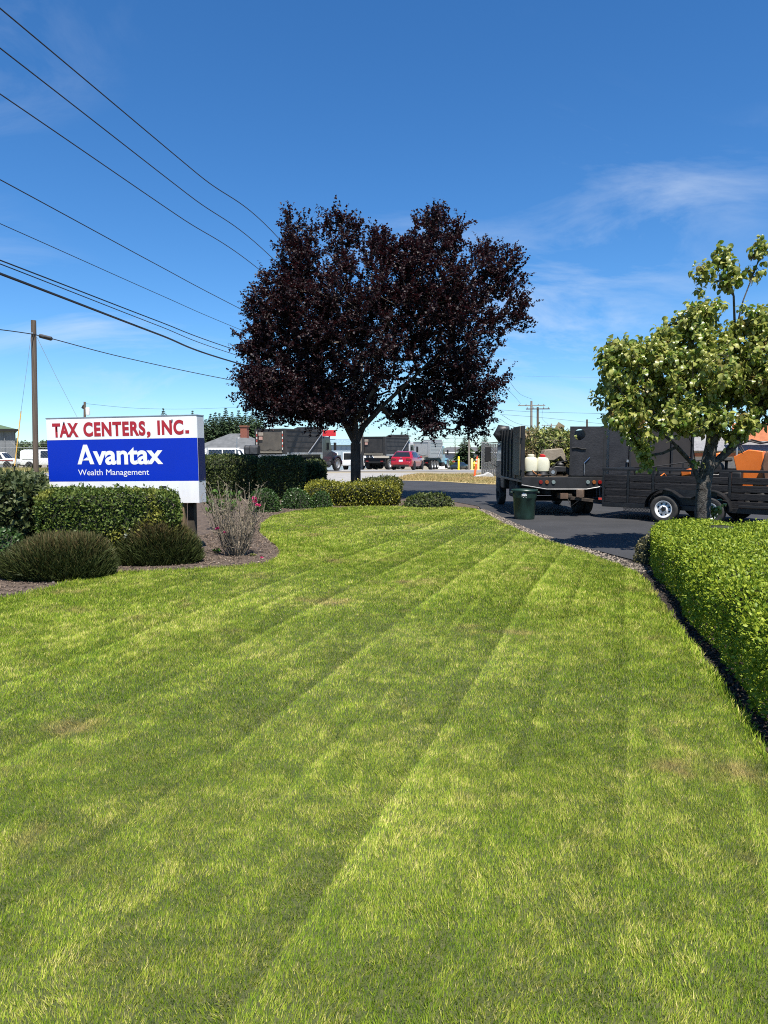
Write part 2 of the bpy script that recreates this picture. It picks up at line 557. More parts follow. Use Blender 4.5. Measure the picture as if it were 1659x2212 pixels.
LAWN_EDGE_L = [(-420, 1352), (-200, 1325), (0, 1300), (60, 1288), (100, 1278), (170, 1258), (250, 1241), (330, 1238), (420, 1233), (520, 1227), (580, 1220), (606, 1207), (613, 1196), (602, 1181), (578, 1164),
               (563, 1150), (566, 1135), (590, 1118), (640, 1106.5), (700, 1100), (780, 1097), (860, 1096), (950, 1097.5), (1005, 1099)]
LAWN_EDGE_R = [(1022, 1102), (1040, 1110), (1062, 1122), (1090, 1136), (1130, 1154), (1180, 1172), (1230, 1188), (1280, 1205), (1330, 1223), (1365, 1240),
               (1394, 1264), (1420, 1303), (1474, 1382), (1536, 1462), (1598, 1550), (1652, 1644), (1700, 1770), (1760, 1900)]
lawn_poly = [gp(*p) for p in LAWN_EDGE_L + LAWN_EDGE_R] + [(2.0, .4), (-8, .4)]
def wig(poly, amp, sub, closed=False):
    out = []
    for (a, b) in zip(poly, poly[1:]):
        for i in range(sub):
            t = i / sub
            x, y = a[0] + (b[0] - a[0]) * t, a[1] + (b[1] - a[1]) * t
            nv = mnoise.noise_vector(Vector((x * 2.3, y * 2.3, .5)))
            out.append((x + nv.x * amp, y + nv.y * amp))
    out.append(poly[-1])
    return out
edge = wig([gp(*p) for p in LAWN_EDGE_L + LAWN_EDGE_R], .035, 5)
lawn_poly = edge + [(2.4, .4), (-8, .4)]
sheet('lawn', lawn_poly, .022, M_LSOIL)
bed_edge = [gp(*p) for p in LAWN_EDGE_L]
sheet('garden_bed', [gp(-420, 1380)] + [gp(x, y + 5) for x, y in LAWN_EDGE_L] + [gp(1030, 1100), gp(1034, 1095), gp(983, 1085.5), gp(861, 1075.5), gp(800, 1066.5), gp(700, 1058), gp(560, 1050), (-16, 34), (-24, 30), (-24, 9)], .012, M_MULCH)
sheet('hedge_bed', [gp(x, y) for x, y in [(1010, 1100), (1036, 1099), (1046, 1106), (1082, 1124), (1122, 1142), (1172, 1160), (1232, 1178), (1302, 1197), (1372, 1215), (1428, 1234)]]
      + [(7, 9.7), (12, 9.0), (12, 1), (2.3, 1)] + [gp(x + 3, y + 12) for x, y in reversed(LAWN_EDGE_R)], .019, pmat('shade_toned_soil', (.010, .008, .006), .95, scale=9, col2=(.026, .019, .014), bump=.9, bscale=50))  # soil made near black: the hedge's shadow is put into its colour

# ---- point in polygon, vectorised
def inpoly(P, poly):
    x, y = P[:, 0], P[:, 1]
    ins = np.zeros(len(P), bool)
    j = len(poly) - 1
    for i in range(len(poly)):
        xi, yi = poly[i]; xj, yj = poly[j]
        c = ((yi > y) != (yj > y)) & (x < (xj - xi) * (y - yi) / ((yj - yi) if yj != yi else 1e-9) + xi)
        ins ^= c
        j = i
    return ins

# ---- grass: single blades, leaned by the mower's passes
def nz2(P, s, off=0.0):
    return np.array([mnoise.noise(Vector((p[0] * s + off, p[1] * s, off * .37))) for p in P])
G_DIRA = R(18.8)
gd = np.array((math.sin(G_DIRA), math.cos(G_DIRA)))
gper = np.array((math.cos(G_DIRA), -math.sin(G_DIRA)))
def lean_field(P):
    """+1: pushed away from the house, -1: towards it; a laid-over ridge and a furrow where two mower passes meet"""
    q = P @ gper
    wob = .025 * np.sin(P[:, 1] * .8 + 1.0)
    ph = (q + wob) / .53
    k = np.floor(ph); u = ph - k
    per = np.sin(k * 12.9898) * 43758.5453
    per = per - np.floor(per)                       # each pass its own strength
    band = np.where(k % 2 == 0, .34, -.26) * (.25 + .9 * per)
    ridge = np.exp(-((u - .06) / .08) ** 2) * 1.4 * (.40 + .7 * per) * (.75 + .5 * np.sin(P[:, 1] * 1.9 + k * 2.0))
    furrow = -np.exp(-((u - .92) / .09) ** 2) * .9 * (.25 + .7 * per)
    return band + ridge + furrow
def blade_patch(n, yr, wid, hgt, tpl, dens_y=None):
    y0, y1 = yr
    u = RNG.random(n * 2)
    # even density over the visible wedge: width grows with distance
    y = np.sqrt(y0 ** 2 + u * (y1 ** 2 - y0 ** 2)) * RNG.uniform(.86, 1.16, n * 2)
    x = RNG.uniform(-.58, .58, n * 2) * (y + .25)
    P = np.stack([x, y], 1)
    P = P[inpoly(P, lawn_poly)]
    return P[:n]
def make_blades(P, wid, hgt, tpl):
    n = len(P)
    L = lean_field(P)
    # coarse noise read on a grid for speed
    g = 0.045 if P[:, 1].mean() < 9 else .09
    key = np.round(P / g).astype(int)
    uq, inv = np.unique(key, axis=0, return_inverse=True)
    inv = inv.ravel()
    c = uq * g
    n1, n2, n3 = nz2(c, .9, 1.0)[inv], nz2(c, 2.6, 5.0)[inv], nz2(c, .33, 9.0)[inv]
    n4, n5 = nz2(c, 10.0, 13.0)[inv], nz2(c, 5.0, 17.0)[inv]
    amp = np.clip(.50 + .25 * n2 + .2 * n1, .1, 1)
    ang = n1 * 2.0 + n5 * 2.2
    cx = gd[0] * L * amp + .28 * np.cos(ang * 2) * (.8 + n4) + RNG.normal(0, .34, n)
    cy = gd[1] * L * amp + .28 * np.sin(ang * 2) * (.8 + n4) + RNG.normal(0, .34, n)
    A = np.stack([cx, cy, np.full(n, 1.1)], 1)
    N = np.stack([RNG.normal(0, 1, n), RNG.normal(0, 1, n), np.full(n, .35)], 1)
    S = hgt * RNG.uniform(.5, 1.25, n) * (1 + .3 * n3 + .22 * n4)
    P3 = np.column_stack([P, np.full(n, .022)])
    # dry blades gather in patches
    rnd = np.clip(.45 + .18 * n1 + .20 * n2 + .34 * n4 + RNG.normal(0, .27, n), 0, 1)
    return leaves_mesh('grass', P3, A, N, S, tpl, wid / hgt, rnd)
def grass_material():
    m, nt, out = _nt('grass_blades')
    a = nt.nodes.new('ShaderNodeAttribute'); a.attribute_name = 'rnd'
    rp = nt.nodes.new('ShaderNodeValToRGB')
    e = rp.color_ramp.elements
    e[0].position, e[0].color = 0.0, (.115, .205, .014, 1)
    e[1].position, e[1].color = 1.0, (.60, .53, .20, 1)
    for p, c in ((.35, (.220, .315, .024, 1)), (.62, (.335, .400, .042, 1)), (.85, (.47, .46, .10, 1))):
        k = e.new(p); k.color = c
    nt.links.new(a.outputs['Fac'], rp.inputs[0])
    # worn brown spots and large tone drift
    tc = nt.nodes.new('ShaderNodeTexCoord')
    n = nt.nodes.new('ShaderNodeTexNoise'); n.inputs['Scale'].default_value = .85; n.inputs['Detail'].default_value = 5; n.inputs['Roughness'].default_value = .66
    nt.links.new(tc.outputs['Object'], n.inputs['Vector'])
    mr = nt.nodes.new('ShaderNodeMapRange'); mr.inputs['From Min'].default_value, mr.inputs['From Max'].default_value = .58, .70
    mr.inputs['To Max'].default_value = .85
    nt.links.new(n.outputs[0], mr.inputs[0])
    mx = nt.nodes.new('ShaderNodeMix'); mx.data_type = 'RGBA'
    nt.links.new(mr.outputs[0], mx.inputs[0]); nt.links.new(rp.outputs[0], mx.inputs[6])
    mx.inputs[7].default_value = (.38, .26, .12, 1)
    n3 = nt.nodes.new('ShaderNodeTexNoise'); n3.inputs['Scale'].default_value = .5; n3.inputs['Detail'].default_value = 6; n3.inputs['Roughness'].default_value = .7
    nt.links.new(tc.outputs['Object'], n3.inputs['Vector'])
    mr3 = nt.nodes.new('ShaderNodeMapRange'); mr3.inputs['From Min'].default_value, mr3.inputs['From Max'].default_value = .3, .7
    mr3.inputs['To Min'].default_value, mr3.inputs['To Max'].default_value = .84, 1.2
    nt.links.new(n3.outputs[0], mr3.inputs[0])
    hs = nt.nodes.new('ShaderNodeHueSaturation')
    nt.links.new(mr3.outputs[0], hs.inputs['Value']); nt.links.new(mx.outputs[2], hs.inputs['Color'])
    b = nt.nodes.new('ShaderNodeBsdfPrincipled'); b.inputs['Roughness'].default_value = .6; b.inputs['Specular IOR Level'].default_value = .22
    nt.links.new(hs.outputs[0], b.inputs['Base Color'])
    t = nt.nodes.new('ShaderNodeBsdfTranslucent'); nt.links.new(hs.outputs[0], t.inputs[0])
    ms = nt.nodes.new('ShaderNodeMixShader'); ms.inputs[0].default_value = .30
    nt.links.new(b.outputs[0], ms.inputs[1]); nt.links.new(t.outputs[0], ms.inputs[2]); nt.links.new(ms.outputs[0], out.inputs[0])
    return m
M_GRASS = grass_material()
QB = 1.0
gr = None
for n, yr, wd, hg, tp in ((420000, (1.7, 4.2), .0029, .021, T_BLADE), (330000, (4.2, 7.5), .0042, .024, T_BLADE), (290000, (7.5, 13), .0074, .030, T_BLADE), (230000, (13, 22.5), .013, .034, T_BLADE)):
    P = blade_patch(int(n * QB), yr, wd, hg, tp)
    me = make_blades(P, wd, hg, tp)
    if gr is None:
        gr = put('grass', me, M_GRASS, None, kind='stuff', label='short mown grass of the front lawn with mower stripes', category='grass')
    else:
        put('grass', me, M_GRASS, gr, kind='stuff')
# a ragged fringe of longer blades along the lawn's edges
E = []
for (a, b) in zip(edge, edge[1:]):
    d = math.hypot(b[0] - a[0], b[1] - a[1])
    k = int(d * 420)
    t = RNG.random(k)
    E.append(np.column_stack([a[0] + (b[0] - a[0]) * t + RNG.normal(0, .022, k), a[1] + (b[1] - a[1]) * t + RNG.normal(0, .022, k)]))
E = np.concatenate(E)
me = make_blades(E, .006, .052, T_BLADE2)
put('grass', me, M_GRASS, gr, kind='stuff')

# dry grass on the verge and in the roadside field
def scatter_poly(poly, n):
    p = np.array(poly); lo, hi = p.min(0), p.max(0)
    out = []
    k = 0
    while k < n:
        q = RNG.uniform(lo, hi, (n * 3, 2)); q = q[inpoly(q, poly)]
        out.append(q); k += len(q)
    return np.concatenate(out)[:n]
def tufts(name, poly, n, wid, hgt, mat, label, cat, off=.01):
    P = scatter_poly(poly, n)
    z = np.array([zt(y) for y in P[:, 1]]) + off
    A = np.stack([RNG.normal(0, .35, n), RNG.normal(0, .35, n), np.ones(n)], 1)
    N = RNG.normal(0, 1, (n, 3))
    ns = nz2(P, .35, 3.0)
    S = hgt * RNG.uniform(.4, 1.3, n) * (1 + .7 * ns)
    me = leaves_mesh(name, np.column_stack([P, z]), A, N, S, T_BLADE, wid / hgt, np.clip(.5 + .6 * ns + RNG.normal(0, .25, n), 0, 1))
    return put(name, me, mat, None, kind='stuff', label=label, category=cat)
M_DRYB = leafmat('dry_blades', (.20, .19, .06), (.48, .36, .17), .25, .6)
M_FLDB = leafmat('field_blades', (.085, .13, .03), (.36, .30, .12), .3, .6)
tufts('dry_grass', [gp(838, 1036.8), gp(868, 1030.4), gp(905, 1024.4), gp(1023, 1025), gp(1150, 1026), gp(1150, 1048), gp(1052, 1046), gp(950, 1040)], 22000, .03, .10, M_DRYB, 'strip of straw coloured dry grass beyond the driveway', 'grass')
tufts('field_grass', [(-60, 31), (-40, 41.4), (-26, 50.4), (-13, 68), (-14, 80), (-70, 84)], 34000, .05, .26, M_FLDB, 'rough half dry grass in the field behind the utility pole', 'grass')

# gravel and bark chips: many small loose stones, one mass each
def stones(name, P, size, mat, label, cat, flat=.6, off=.012):
    n = len(P)
    ico = np.array([(1, 0, 0), (-1, 0, 0), (0, 1, 0), (0, -1, 0), (0, 0, 1), (0, 0, -1)], float)
    fc = [(0, 2, 4), (2, 1, 4), (1, 3, 4), (3, 0, 4), (2, 0, 5), (1, 2, 5), (3, 1, 5), (0, 3, 5)]
    S = size * RNG.uniform(.45, 1.4, n)
    ax = RNG.uniform(.55, 1.2, (n, 3)); ax[:, 2] *= flat
    th = RNG.uniform(0, 2 * PI, n)
    jit = 1 + RNG.uniform(-.25, .25, (n, 6, 1))
    V = ico[None] * jit * ax[:, None, :] * S[:, None, None]
    c, s_ = np.cos(th)[:, None], np.sin(th)[:, None]
    X = V[:, :, 0] * c - V[:, :, 1] * s_; Y = V[:, :, 0] * s_ + V[:, :, 1] * c
    V = np.stack([X + P[:, 0:1], Y + P[:, 1:2], V[:, :, 2] + off + (S * .2)[:, None]], 2)
    F = (np.array(fc)[None] + (np.arange(n) * 6)[:, None, None]).reshape(-1, 3)
    me = np_mesh(name, V.reshape(-1, 3), F, {'rnd': np.repeat(RNG.random(n), 6)})
    return put(name, me, mat, None, kind='stuff', label=label, category=cat)
M_STONE = leafmat('gravel_stones', (.040, .033, .026), (.26, .215, .17), 0.0, .85)
M_CHIP = leafmat('bark_chips', (.035, .024, .017), (.17, .125, .09), 0.0, .9)
def strip_pts(edgeS, n, d0, d1):
    e = [gp(*p) for p in edgeS]
    out = []
    L = [math.hypot(b[0] - a[0], b[1] - a[1]) for a, b in zip(e, e[1:])]
    for (a, b), l in zip(zip(e, e[1:]), L):
        k = int(n * l / sum(L))
        t = RNG.random(k); d = RNG.uniform(d0, d1, k)
        tx, ty = (b[0] - a[0]) / l, (b[1] - a[1]) / l
        out.append(np.column_stack([a[0] + (b[0] - a[0]) * t + ty * d * -1, a[1] + (b[1] - a[1]) * t + tx * d]))
    return np.concatenate(out)
Pg = strip_pts(LAWN_EDGE_R[:10], 3000, .04, .33)
stones('gravel', Pg, .024, M_STONE, 'tan and grey gravel strip between lawn and driveway', 'gravel', off=.018)
bedp = [gp(*p) for p in [(-60, 1312), (0, 1302), (100, 1281), (250, 1243), (420, 1235), (520, 1229), (580, 1222), (606, 1208), (611, 1197), (600, 1183), (575, 1166), (561, 1150), (566, 1136), (592, 1116), (640, 1104), (700, 1098), (860, 1093), (960, 1094),
                              (960, 1086), (700, 1085), (560, 1090), (480, 1150), (300, 1180), (0, 1220), (-60, 1240)]]
Pb = scatter_poly(bedp, 9000)
stones('bark_chips', Pb, .020, M_CHIP, 'brown bark chips and soil crumbs covering the planting bed', 'mulch', off=.012)
Ps = scatter_poly(bedp, 700)
stones('pebbles', Ps, .024, M_STONE, 'pale pebbles scattered over the planting bed', 'pebbles', off=.014)
M_CHIPD = leafmat('shade_toned_chips', (.008, .006, .005), (.045, .033, .024), 0.0, .9)  # bark chips darkened as well, to stand for the hedge's shadow
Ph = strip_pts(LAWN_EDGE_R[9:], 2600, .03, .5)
stones('bark_mulch', Ph, .022, M_CHIPD, 'bark pieces toned dark as hedge shade in the bed along the clipped hedge', 'mulch', off=.02)

# a few withered leaves blown onto the asphalt
for k, (sx0, sy0, lab) in enumerate(((1213, 1174, 'withered tan leaf on the asphalt near the gravel strip'), (1228, 1178.5, 'upper of two withered leaves lying together on the driveway'), (1222, 1181, 'lower of two withered leaves lying together on the driveway'), (1358, 1171, 'tiny pale scrap on the open driveway'))):
    px_, py_ = gp(sx0, sy0)
    lo = put('fallen_leaf', leaves_mesh('fallen_leaf', [(0, 0, 0)], [(1, .3 * k, .05)], [(0, .2, 1)], [.10 if k < 3 else .05], T_LEAF, 1.2), leafmat('withered', (.30, .21, .12), (.42, .32, .20), .1, .7), None, label=lab, category='leaf', group='withered leaves on the driveway')
    lo.location = (px_, py_, .024)

# ================================================================== plants
M_BARK = pmat('plum_bark', (.026, .019, .014), .95, scale=7, col2=(.085, .064, .046), bump=1.0, bscale=30, stretch=(1, 1, .3))
M_BARK2 = pmat('dogwood_bark', (.020, .017, .014), .95, scale=14, col2=(.10, .092, .08), bump=1.0, bscale=42)
M_TWIG = pmat('hedge_twigs', (.016, .020, .008), .95, var=.3, scale=9)

def grow_tree(paths, targets, r_tip, expo, seed=1, wob=.12, step=.35):
    """paths: hand-laid trunk and limbs as node lists (each starts on an earlier node); targets join the nearest branch. Returns tube mesh and node list"""
    rnd = random.Random(seed)
    nodes, par = [], []
    for pth in paths:
        prev = -1
        for i, p in enumerate(pth):
            p = Vector(p)
            if i == 0 and nodes:
                prev = min(range(len(nodes)), key=lambda k: (nodes[k] - p).length)
                if (nodes[prev] - p).length < .05:
                    continue
            nodes.append(p); par.append(prev); prev = len(nodes) - 1
    base = nodes[0]
    targets = sorted([Vector(t) for t in targets], key=lambda t: (t - nodes[3 if len(nodes) > 3 else 0]).length)
    arr = np.array([tuple(n) for n in nodes])
    tips = []
    for t in targets:
        d = np.linalg.norm(arr - np.array(tuple(t)), axis=1) + np.where(arr[:, 2] > t.z + .3, .8, 0) + np.where(arr[:, 2] < base.z + 1.2, 3.0, 0)
        k = int(d.argmin())
        a = nodes[k]
        L = (t - a).length
        m = max(1, int(L / step))
        prev = k
        new = []
        for i in range(1, m + 1):
            p = a.lerp(t, i / m)
            p.z -= math.sin(PI * i / m) * L * .06
            if i < m:
                p += Vector((rnd.gauss(0, 1), rnd.gauss(0, 1), rnd.gauss(0, 1))) * wob * step
            nodes.append(p); par.append(prev); prev = len(nodes) - 1
            new.append(tuple(p))
        tips.append(prev)
        arr = np.concatenate([arr, np.array(new)])
    cnt = np.zeros(len(nodes))
    for i in range(len(nodes) - 1, -1, -1):
        cnt[i] += 1
        if par[i] >= 0:
            cnt[par[i]] += cnt[i]
    rad = r_tip * cnt ** expo
    mb = MB()
    for i, p in enumerate(par):
        if p < 0:
            continue
        n = 10 if rad[i] > .09 else (6 if rad[i] > .03 else 3)
        mb.cyl(nodes[p], nodes[i], min(rad[p], rad[i] * 1.25), rad[i], n, cap=False)
    return mb, nodes, tips, rad

def ellipsoid_points(lobes, n, shell=.5):
    """points spread through a union of ellipsoids (centre, radii), more of them near the surface"""
    out = []
    vol = np.array([l[1][0] * l[1][1] * l[1][2] for l in lobes]); pr = vol ** .72 / (vol ** .72).sum()
    for i in RNG.choice(len(lobes), n, p=pr):
        c, r = lobes[i]
        d = RNG.normal(size=3); d /= np.linalg.norm(d)
        out.append(np.array(c) + d * np.array(r) * (RNG.random() ** shell) * .97)
    return np.array(out)

# ---- purple-leaf plum tree behind the beds
PT_Y = 25.5
def pc(cx, cy):     # a spot of the crown as seen in the enlarged photo -> place, at the trunk's distance
    return at((860 + cx / 1.3825) / 1.736, (700 + cy / 1.3825) / 1.736, PT_Y)
mpp = PT_Y / FPX / 2.4
def lobe(cx, cy, rx, ry, dy=0.0, rd=None):
    p = pc(cx, cy)
    return ((p.x * .985 - .02, p.y + dy, p.z - .12), (rx * mpp * .94, (rd or rx) * mpp * .94, ry * mpp * .93))
plum = thing('plum_tree', 'large dark purple leaved plum tree with rounded crown behind the garden bed', 'tree', (0, 0, 0))
b0 = Vector((XofS(768, PT_Y), PT_Y, 0))
fork = pc(655, 1330)
paths = [[b0, b0 + Vector((.01, 0, .25)), pc(655, 1480), fork],
         [fork, pc(610, 1250), pc(560, 1130), pc(450, 950), pc(380, 700), pc(330, 450)],
         [fork, pc(650, 1220), pc(655, 1050) + Vector((0, -.8, 0)), pc(600, 800) + Vector((0, -1.2, 0)), pc(560, 450)],
         [fork, pc(700, 1230), pc(740, 1100) + Vector((0, .5, 0)), pc(800, 900) + Vector((0, 1.0, 0)), pc(930, 600) + Vector((0, .8, 0)), pc(1060, 300)],
         [pc(690, 1250), pc(790, 1140), pc(950, 1000) + Vector((0, -.6, 0)), pc(1150, 800), pc(1350, 560)],
         [pc(950, 1000) + Vector((0, -.6, 0)), pc(1120, 1030), pc(1280, 1080)],
         [pc(560, 1130), pc(400, 1080) + Vector((0, -1, 0)), pc(230, 1000) + Vector((0, -1, 0))],
         [pc(740, 1100) + Vector((0, .5, 0)), pc(700, 950) + Vector((0, 2.0, 0)), pc(720, 700) + Vector((0, 2.8, 0))],
         [pc(655, 1050) + Vector((0, -.8, 0)), pc(760, 900) + Vector((0, -2.2, 0)), pc(850, 700) + Vector((0, -3.0, 0))]]
lobes = [lobe(330, 760, 270, 400), lobe(680, 700, 400, 430, 0, 520), lobe(1120, 620, 370, 380, 0, 400), lobe(1200, 960, 215, 215, -.3), lobe(380, 350, 120, 170, 0, 200), lobe(325, 220, 35, 95), lobe(415, 235, 25, 90),
         lobe(560, 270, 85, 165), lobe(545, 170, 26, 85), lobe(500, 240, 24, 70), lobe(645, 230, 38, 115, .4), lobe(1060, 270, 120, 135, 0, 200), lobe(1170, 250, 75, 95), lobe(1050, 165, 30, 60), lobe(1115, 170, 22, 60), lobe(965, 210, 25, 60), lobe(1400, 470, 140, 145), lobe(1500, 390, 55, 60),
         lobe(1500, 600, 80, 160), lobe(310, 1040, 255, 160, -.6), lobe(560, 1080, 260, 160, .8), lobe(860, 330, 190, 90), lobe(755, 265, 34, 60), lobe(815, 290, 22, 50), lobe(1340, 345, 34, 65), lobe(1440, 345, 30, 55), lobe(1000, 1080, 170, 170, .6), lobe(1290, 1130, 120, 110), lobe(1400, 1010, 90, 60),
         lobe(140, 820, 110, 190), lobe(160, 620, 70, 100), lobe(200, 470, 25, 55), lobe(290, 560, 130, 150), lobe(330, 1140, 230, 95, -.4), lobe(560, 1150, 190, 85, -.8), lobe(1050, 1210, 130, 75, -.5), lobe(1260, 1215, 120, 65), lobe(900, 1150, 110, 75, .8), lobe(150, 1020, 110, 110)]
T = ellipsoid_points(lobes, 2600, .46)
mb, nodes, tips, rad = grow_tree(paths, T, .0044, .47, seed=3, wob=.22, step=.4)
mb.obj('trunk', M_BARK, plum, smooth=60)
def shoots(tipP, centre, k, length, per, lsz, up, seed, spread=.8, hang=0.0):
    """leafy shoots from each branch tip: leaf positions, directions, normals"""
    tipP = np.repeat(np.asarray(tipP), k, axis=0)
    n = len(tipP)
    d = _norm(_norm(tipP - centre) * .55 + RNG.normal(0, spread, (n, 3)) + np.array((0, 0, up)))
    L = length * RNG.uniform(.5, 1.4, n)
    t = (np.arange(per) + .5) / per
    P = tipP[:, None, :] + d[:, None, :] * (L[:, None] * t[None])[:, :, None]
    P = P.reshape(-1, 3) + RNG.normal(0, lsz * .25, (n * per, 3))
    D = np.repeat(d, per, axis=0)
    A = _norm(D * .5 + RNG.normal(0, .75, D.shape) + np.array((0, 0, -hang)))
    N = _norm(RNG.normal(0, .6, D.shape) + np.array((0, 0, 1.0)) + D * .2)
    return P, A, N
tipP = np.array([tuple(nodes[i]) for i in tips])
cen = np.array(tuple(pc(760, 800)))
P, A, N = shoots(tipP, cen, 4, .50, 26, .06, .75, 1)
S = .084 * RNG.uniform(.6, 1.25, len(P))
M_PLUM = leafmat('plum_leaves', (.0085, .0055, .0075), (.032, .0155, .018), .14, .5, .25, colT=(.07, .014, .018))
put('crown', leaves_mesh('crown', P, A, N, S, T_DIA, 1.35), M_PLUM, plum)

# ---- dogwood at the right
DG_Y = 12.4
dog = thing('dogwood_tree', 'small dogwood tree with curled pale green leaves beside the black utility trailer', 'tree')
def dc(cx, cy, dy=0.0):   # enlarged photo 2200..2880 x 850..1950 at scale 2.0103
    return at((2200 + cx / 2.0103) / 1.736, (850 + cy / 2.0103) / 1.736, DG_Y + dy)
dpp = DG_Y / FPX / (2.0103 * 1.736)
def dl(cx, cy, rx, ry, dy=0.0, rd=None):
    p = dc(cx, cy, dy)
    return ((p.x, p.y, p.z), (rx * dpp, (rd or rx) * dpp, ry * dpp))
g0 = Vector((XofS(1520, DG_Y), DG_Y, 0))
dpaths = [[g0, g0 + Vector((.0, 0, .3)), dc(880, 2050), dc(880, 1980)],
          [dc(880, 2050), dc(840, 1900), dc(790, 1780), dc(680, 1660, -.2), dc(520, 1520, -.4), dc(330, 1350, -.5), dc(200, 1150, -.5)],
          [dc(880, 1980), dc(900, 1850), dc(940, 1650), dc(960, 1450), dc(900, 1200), dc(800, 900), dc(850, 640)],
          [dc(900, 1850), dc(990, 1760), dc(1080, 1680), dc(1200, 1540), dc(1350, 1350), dc(1500, 1150)],
          [dc(940, 1650), dc(1020, 1500, .4), dc(1130, 1150, .3), dc(1120, 800, .1), dc(1110, 520), dc(1060, 300)],
          [dc(1120, 800, .1), dc(1180, 560), dc(1280, 300), dc(1340, 160)],
          [dc(840, 1900), dc(800, 1650, .5), dc(650, 1350, .8), dc(450, 1050, .6)],
          [dc(960, 1450), dc(850, 1300, -.8), dc(700, 1200, -1.0)],
          [dc(1080, 1680), dc(1150, 1450, -.7), dc(1200, 1200, -1.0)]]
dlobes = [dl(760, 1120, 520, 330, 0, 480), dl(520, 960, 220, 160, -.2), dl(230, 1000, 130, 120, -.3), dl(300, 1250, 200, 200, -.2), dl(330, 1420, 180, 130, -.4), dl(140, 1310, 60, 35, -.3), dl(820, 750, 260, 150), dl(900, 640, 150, 90),
          dl(1250, 1050, 340, 330, 0, 420), dl(1250, 720, 170, 110), dl(1450, 1150, 300, 420), dl(850, 380, 85, 115), dl(1000, 260, 75, 120), dl(1070, 380, 70, 150), dl(1180, 400, 80, 55), dl(1290, 180, 55, 80), dl(1270, 330, 60, 120), dl(240, 920, 80, 70, -.3), dl(200, 1100, 110, 90, -.4), dl(250, 1480, 90, 90, -.4), dl(1330, 150, 40, 60),
          dl(430, 1700, 60, 110, -.3), dl(420, 1600, 110, 60, -.4), dl(1180, 1480, 150, 120, -.5), dl(1080, 1540, 90, 60), dl(820, 1790, 45, 60, -.2), dl(700, 1440, 330, 110, -.4), dl(990, 2100, 50, 30, .1)]
Td = ellipsoid_points(dlobes, 1250, .5)
mb, nodes, tips, rad = grow_tree(dpaths, Td, .0035, .50, seed=5, wob=.16, step=.22)
mb.obj('trunk', M_BARK2, dog, smooth=60)
tipP = np.array([tuple(nodes[i]) for i in tips])
P, A, N = shoots(tipP, np.array(tuple(dc(800, 1150))), 3, .16, 6, .1, .15, 2, .9, hang=.75)
S = .108 * RNG.uniform(.55, 1.2, len(P))
M_DOG = leafmat('dogwood_leaves', (.115, .185, .020), (.42, .42, .11), .40, .36, .6, patch=((.20, .13, .05), 2.2, .60, .74))
put('crown', leaves_mesh('crown', P, A, N, S, T_DROOP, 1.05), M_DOG, dog)

# ---- clipped hedges
def hedge(name, label, corners, h, leafm, density, lsize, r=.15, z0=0.0, lump=.05, undercut=.04, seed=0, tpl=T_DIA, group=None, cat='hedge', out=.55, spread=.8, lscale=1.3, core=M_TWIG, shrink=.03, up=.25):
    c = [Vector((*p, 0)) for p in corners]
    hx = ((c[1] - c[0]).length + (c[2] - c[3]).length) / 4
    hy = ((c[3] - c[0]).length + (c[2] - c[1]).length) / 4
    nx, ny, nz = max(6, int(hx * 9)), max(6, int(hy * 9)), max(5, int(h * 9))
    mid = sum(c, Vector()) / 4
    t = thing(name, label, cat, (mid.x, mid.y, z0), 0, group)
    V, F = roundbox(hx, hy, h, min(r, hx * .9, hy * .9, h * .9), nx, ny, nz, undercut, lump, lscale, seed, [(p.x - mid.x, p.y - mid.y) for p in c])
    c0 = np.array((0, 0, h * .5))
    put('branches', np_mesh('branches', c0 + (V - c0) * (1 - shrink / max(.2, min(hx, hy, h / 2))), F, smooth=True), core, t)
    a, b, cc = V[F[:, 0]], V[F[:, 1]], V[F[:, 2]]
    area = np.linalg.norm(np.cross(b - a, cc - a), axis=1).sum() / 2
    P, Nn = tri_sample(V, F, int(area * density))
    k = max(8, len(P) // 70)       # new shoots standing proud of the clipped face
    sel = RNG.choice(len(P), k)
    base_, dirn = P[sel], _norm(Nn[sel] + RNG.normal(0, .45, (k, 3)) + np.array((0, 0, .6)))
    st_ = (np.arange(4) + 1) / 4
    SP = (base_[:, None, :] + dirn[:, None, :] * (st_[None, :, None] * (RNG.uniform(.8, 2.2, k) * lsize)[:, None, None])).reshape(-1, 3)
    P, Nn = np.concatenate([P, SP]), np.concatenate([Nn, np.repeat(dirn, 4, axis=0)])
    put('foliage', leafy(P, Nn, lsize, spread, out, tpl, 'foliage', up=up, jit=lsize * .45), leafm, t)
    return t

M_BOX = leafmat('boxwood_leaves', (.110, .185, .012), (.34, .40, .034), .34, .5, .3)
M_HED = leafmat('hedge_leaves', (.045, .085, .014), (.135, .175, .034), .28, .5, .3, patch=((.32, .30, .05), 1.0, .53, .68))
M_HEDD = leafmat('dark_hedge_leaves', (.036, .062, .015), (.110, .130, .036), .25, .5, .3)
M_LAUR = leafmat('laurel_leaves', (.032, .052, .016), (.095, .112, .040), .2, .5, .3)
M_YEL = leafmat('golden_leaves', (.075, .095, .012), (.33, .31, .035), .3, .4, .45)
M_MND = leafmat('mound_leaves', (.024, .058, .012), (.060, .115, .024), .25, .4, .45)

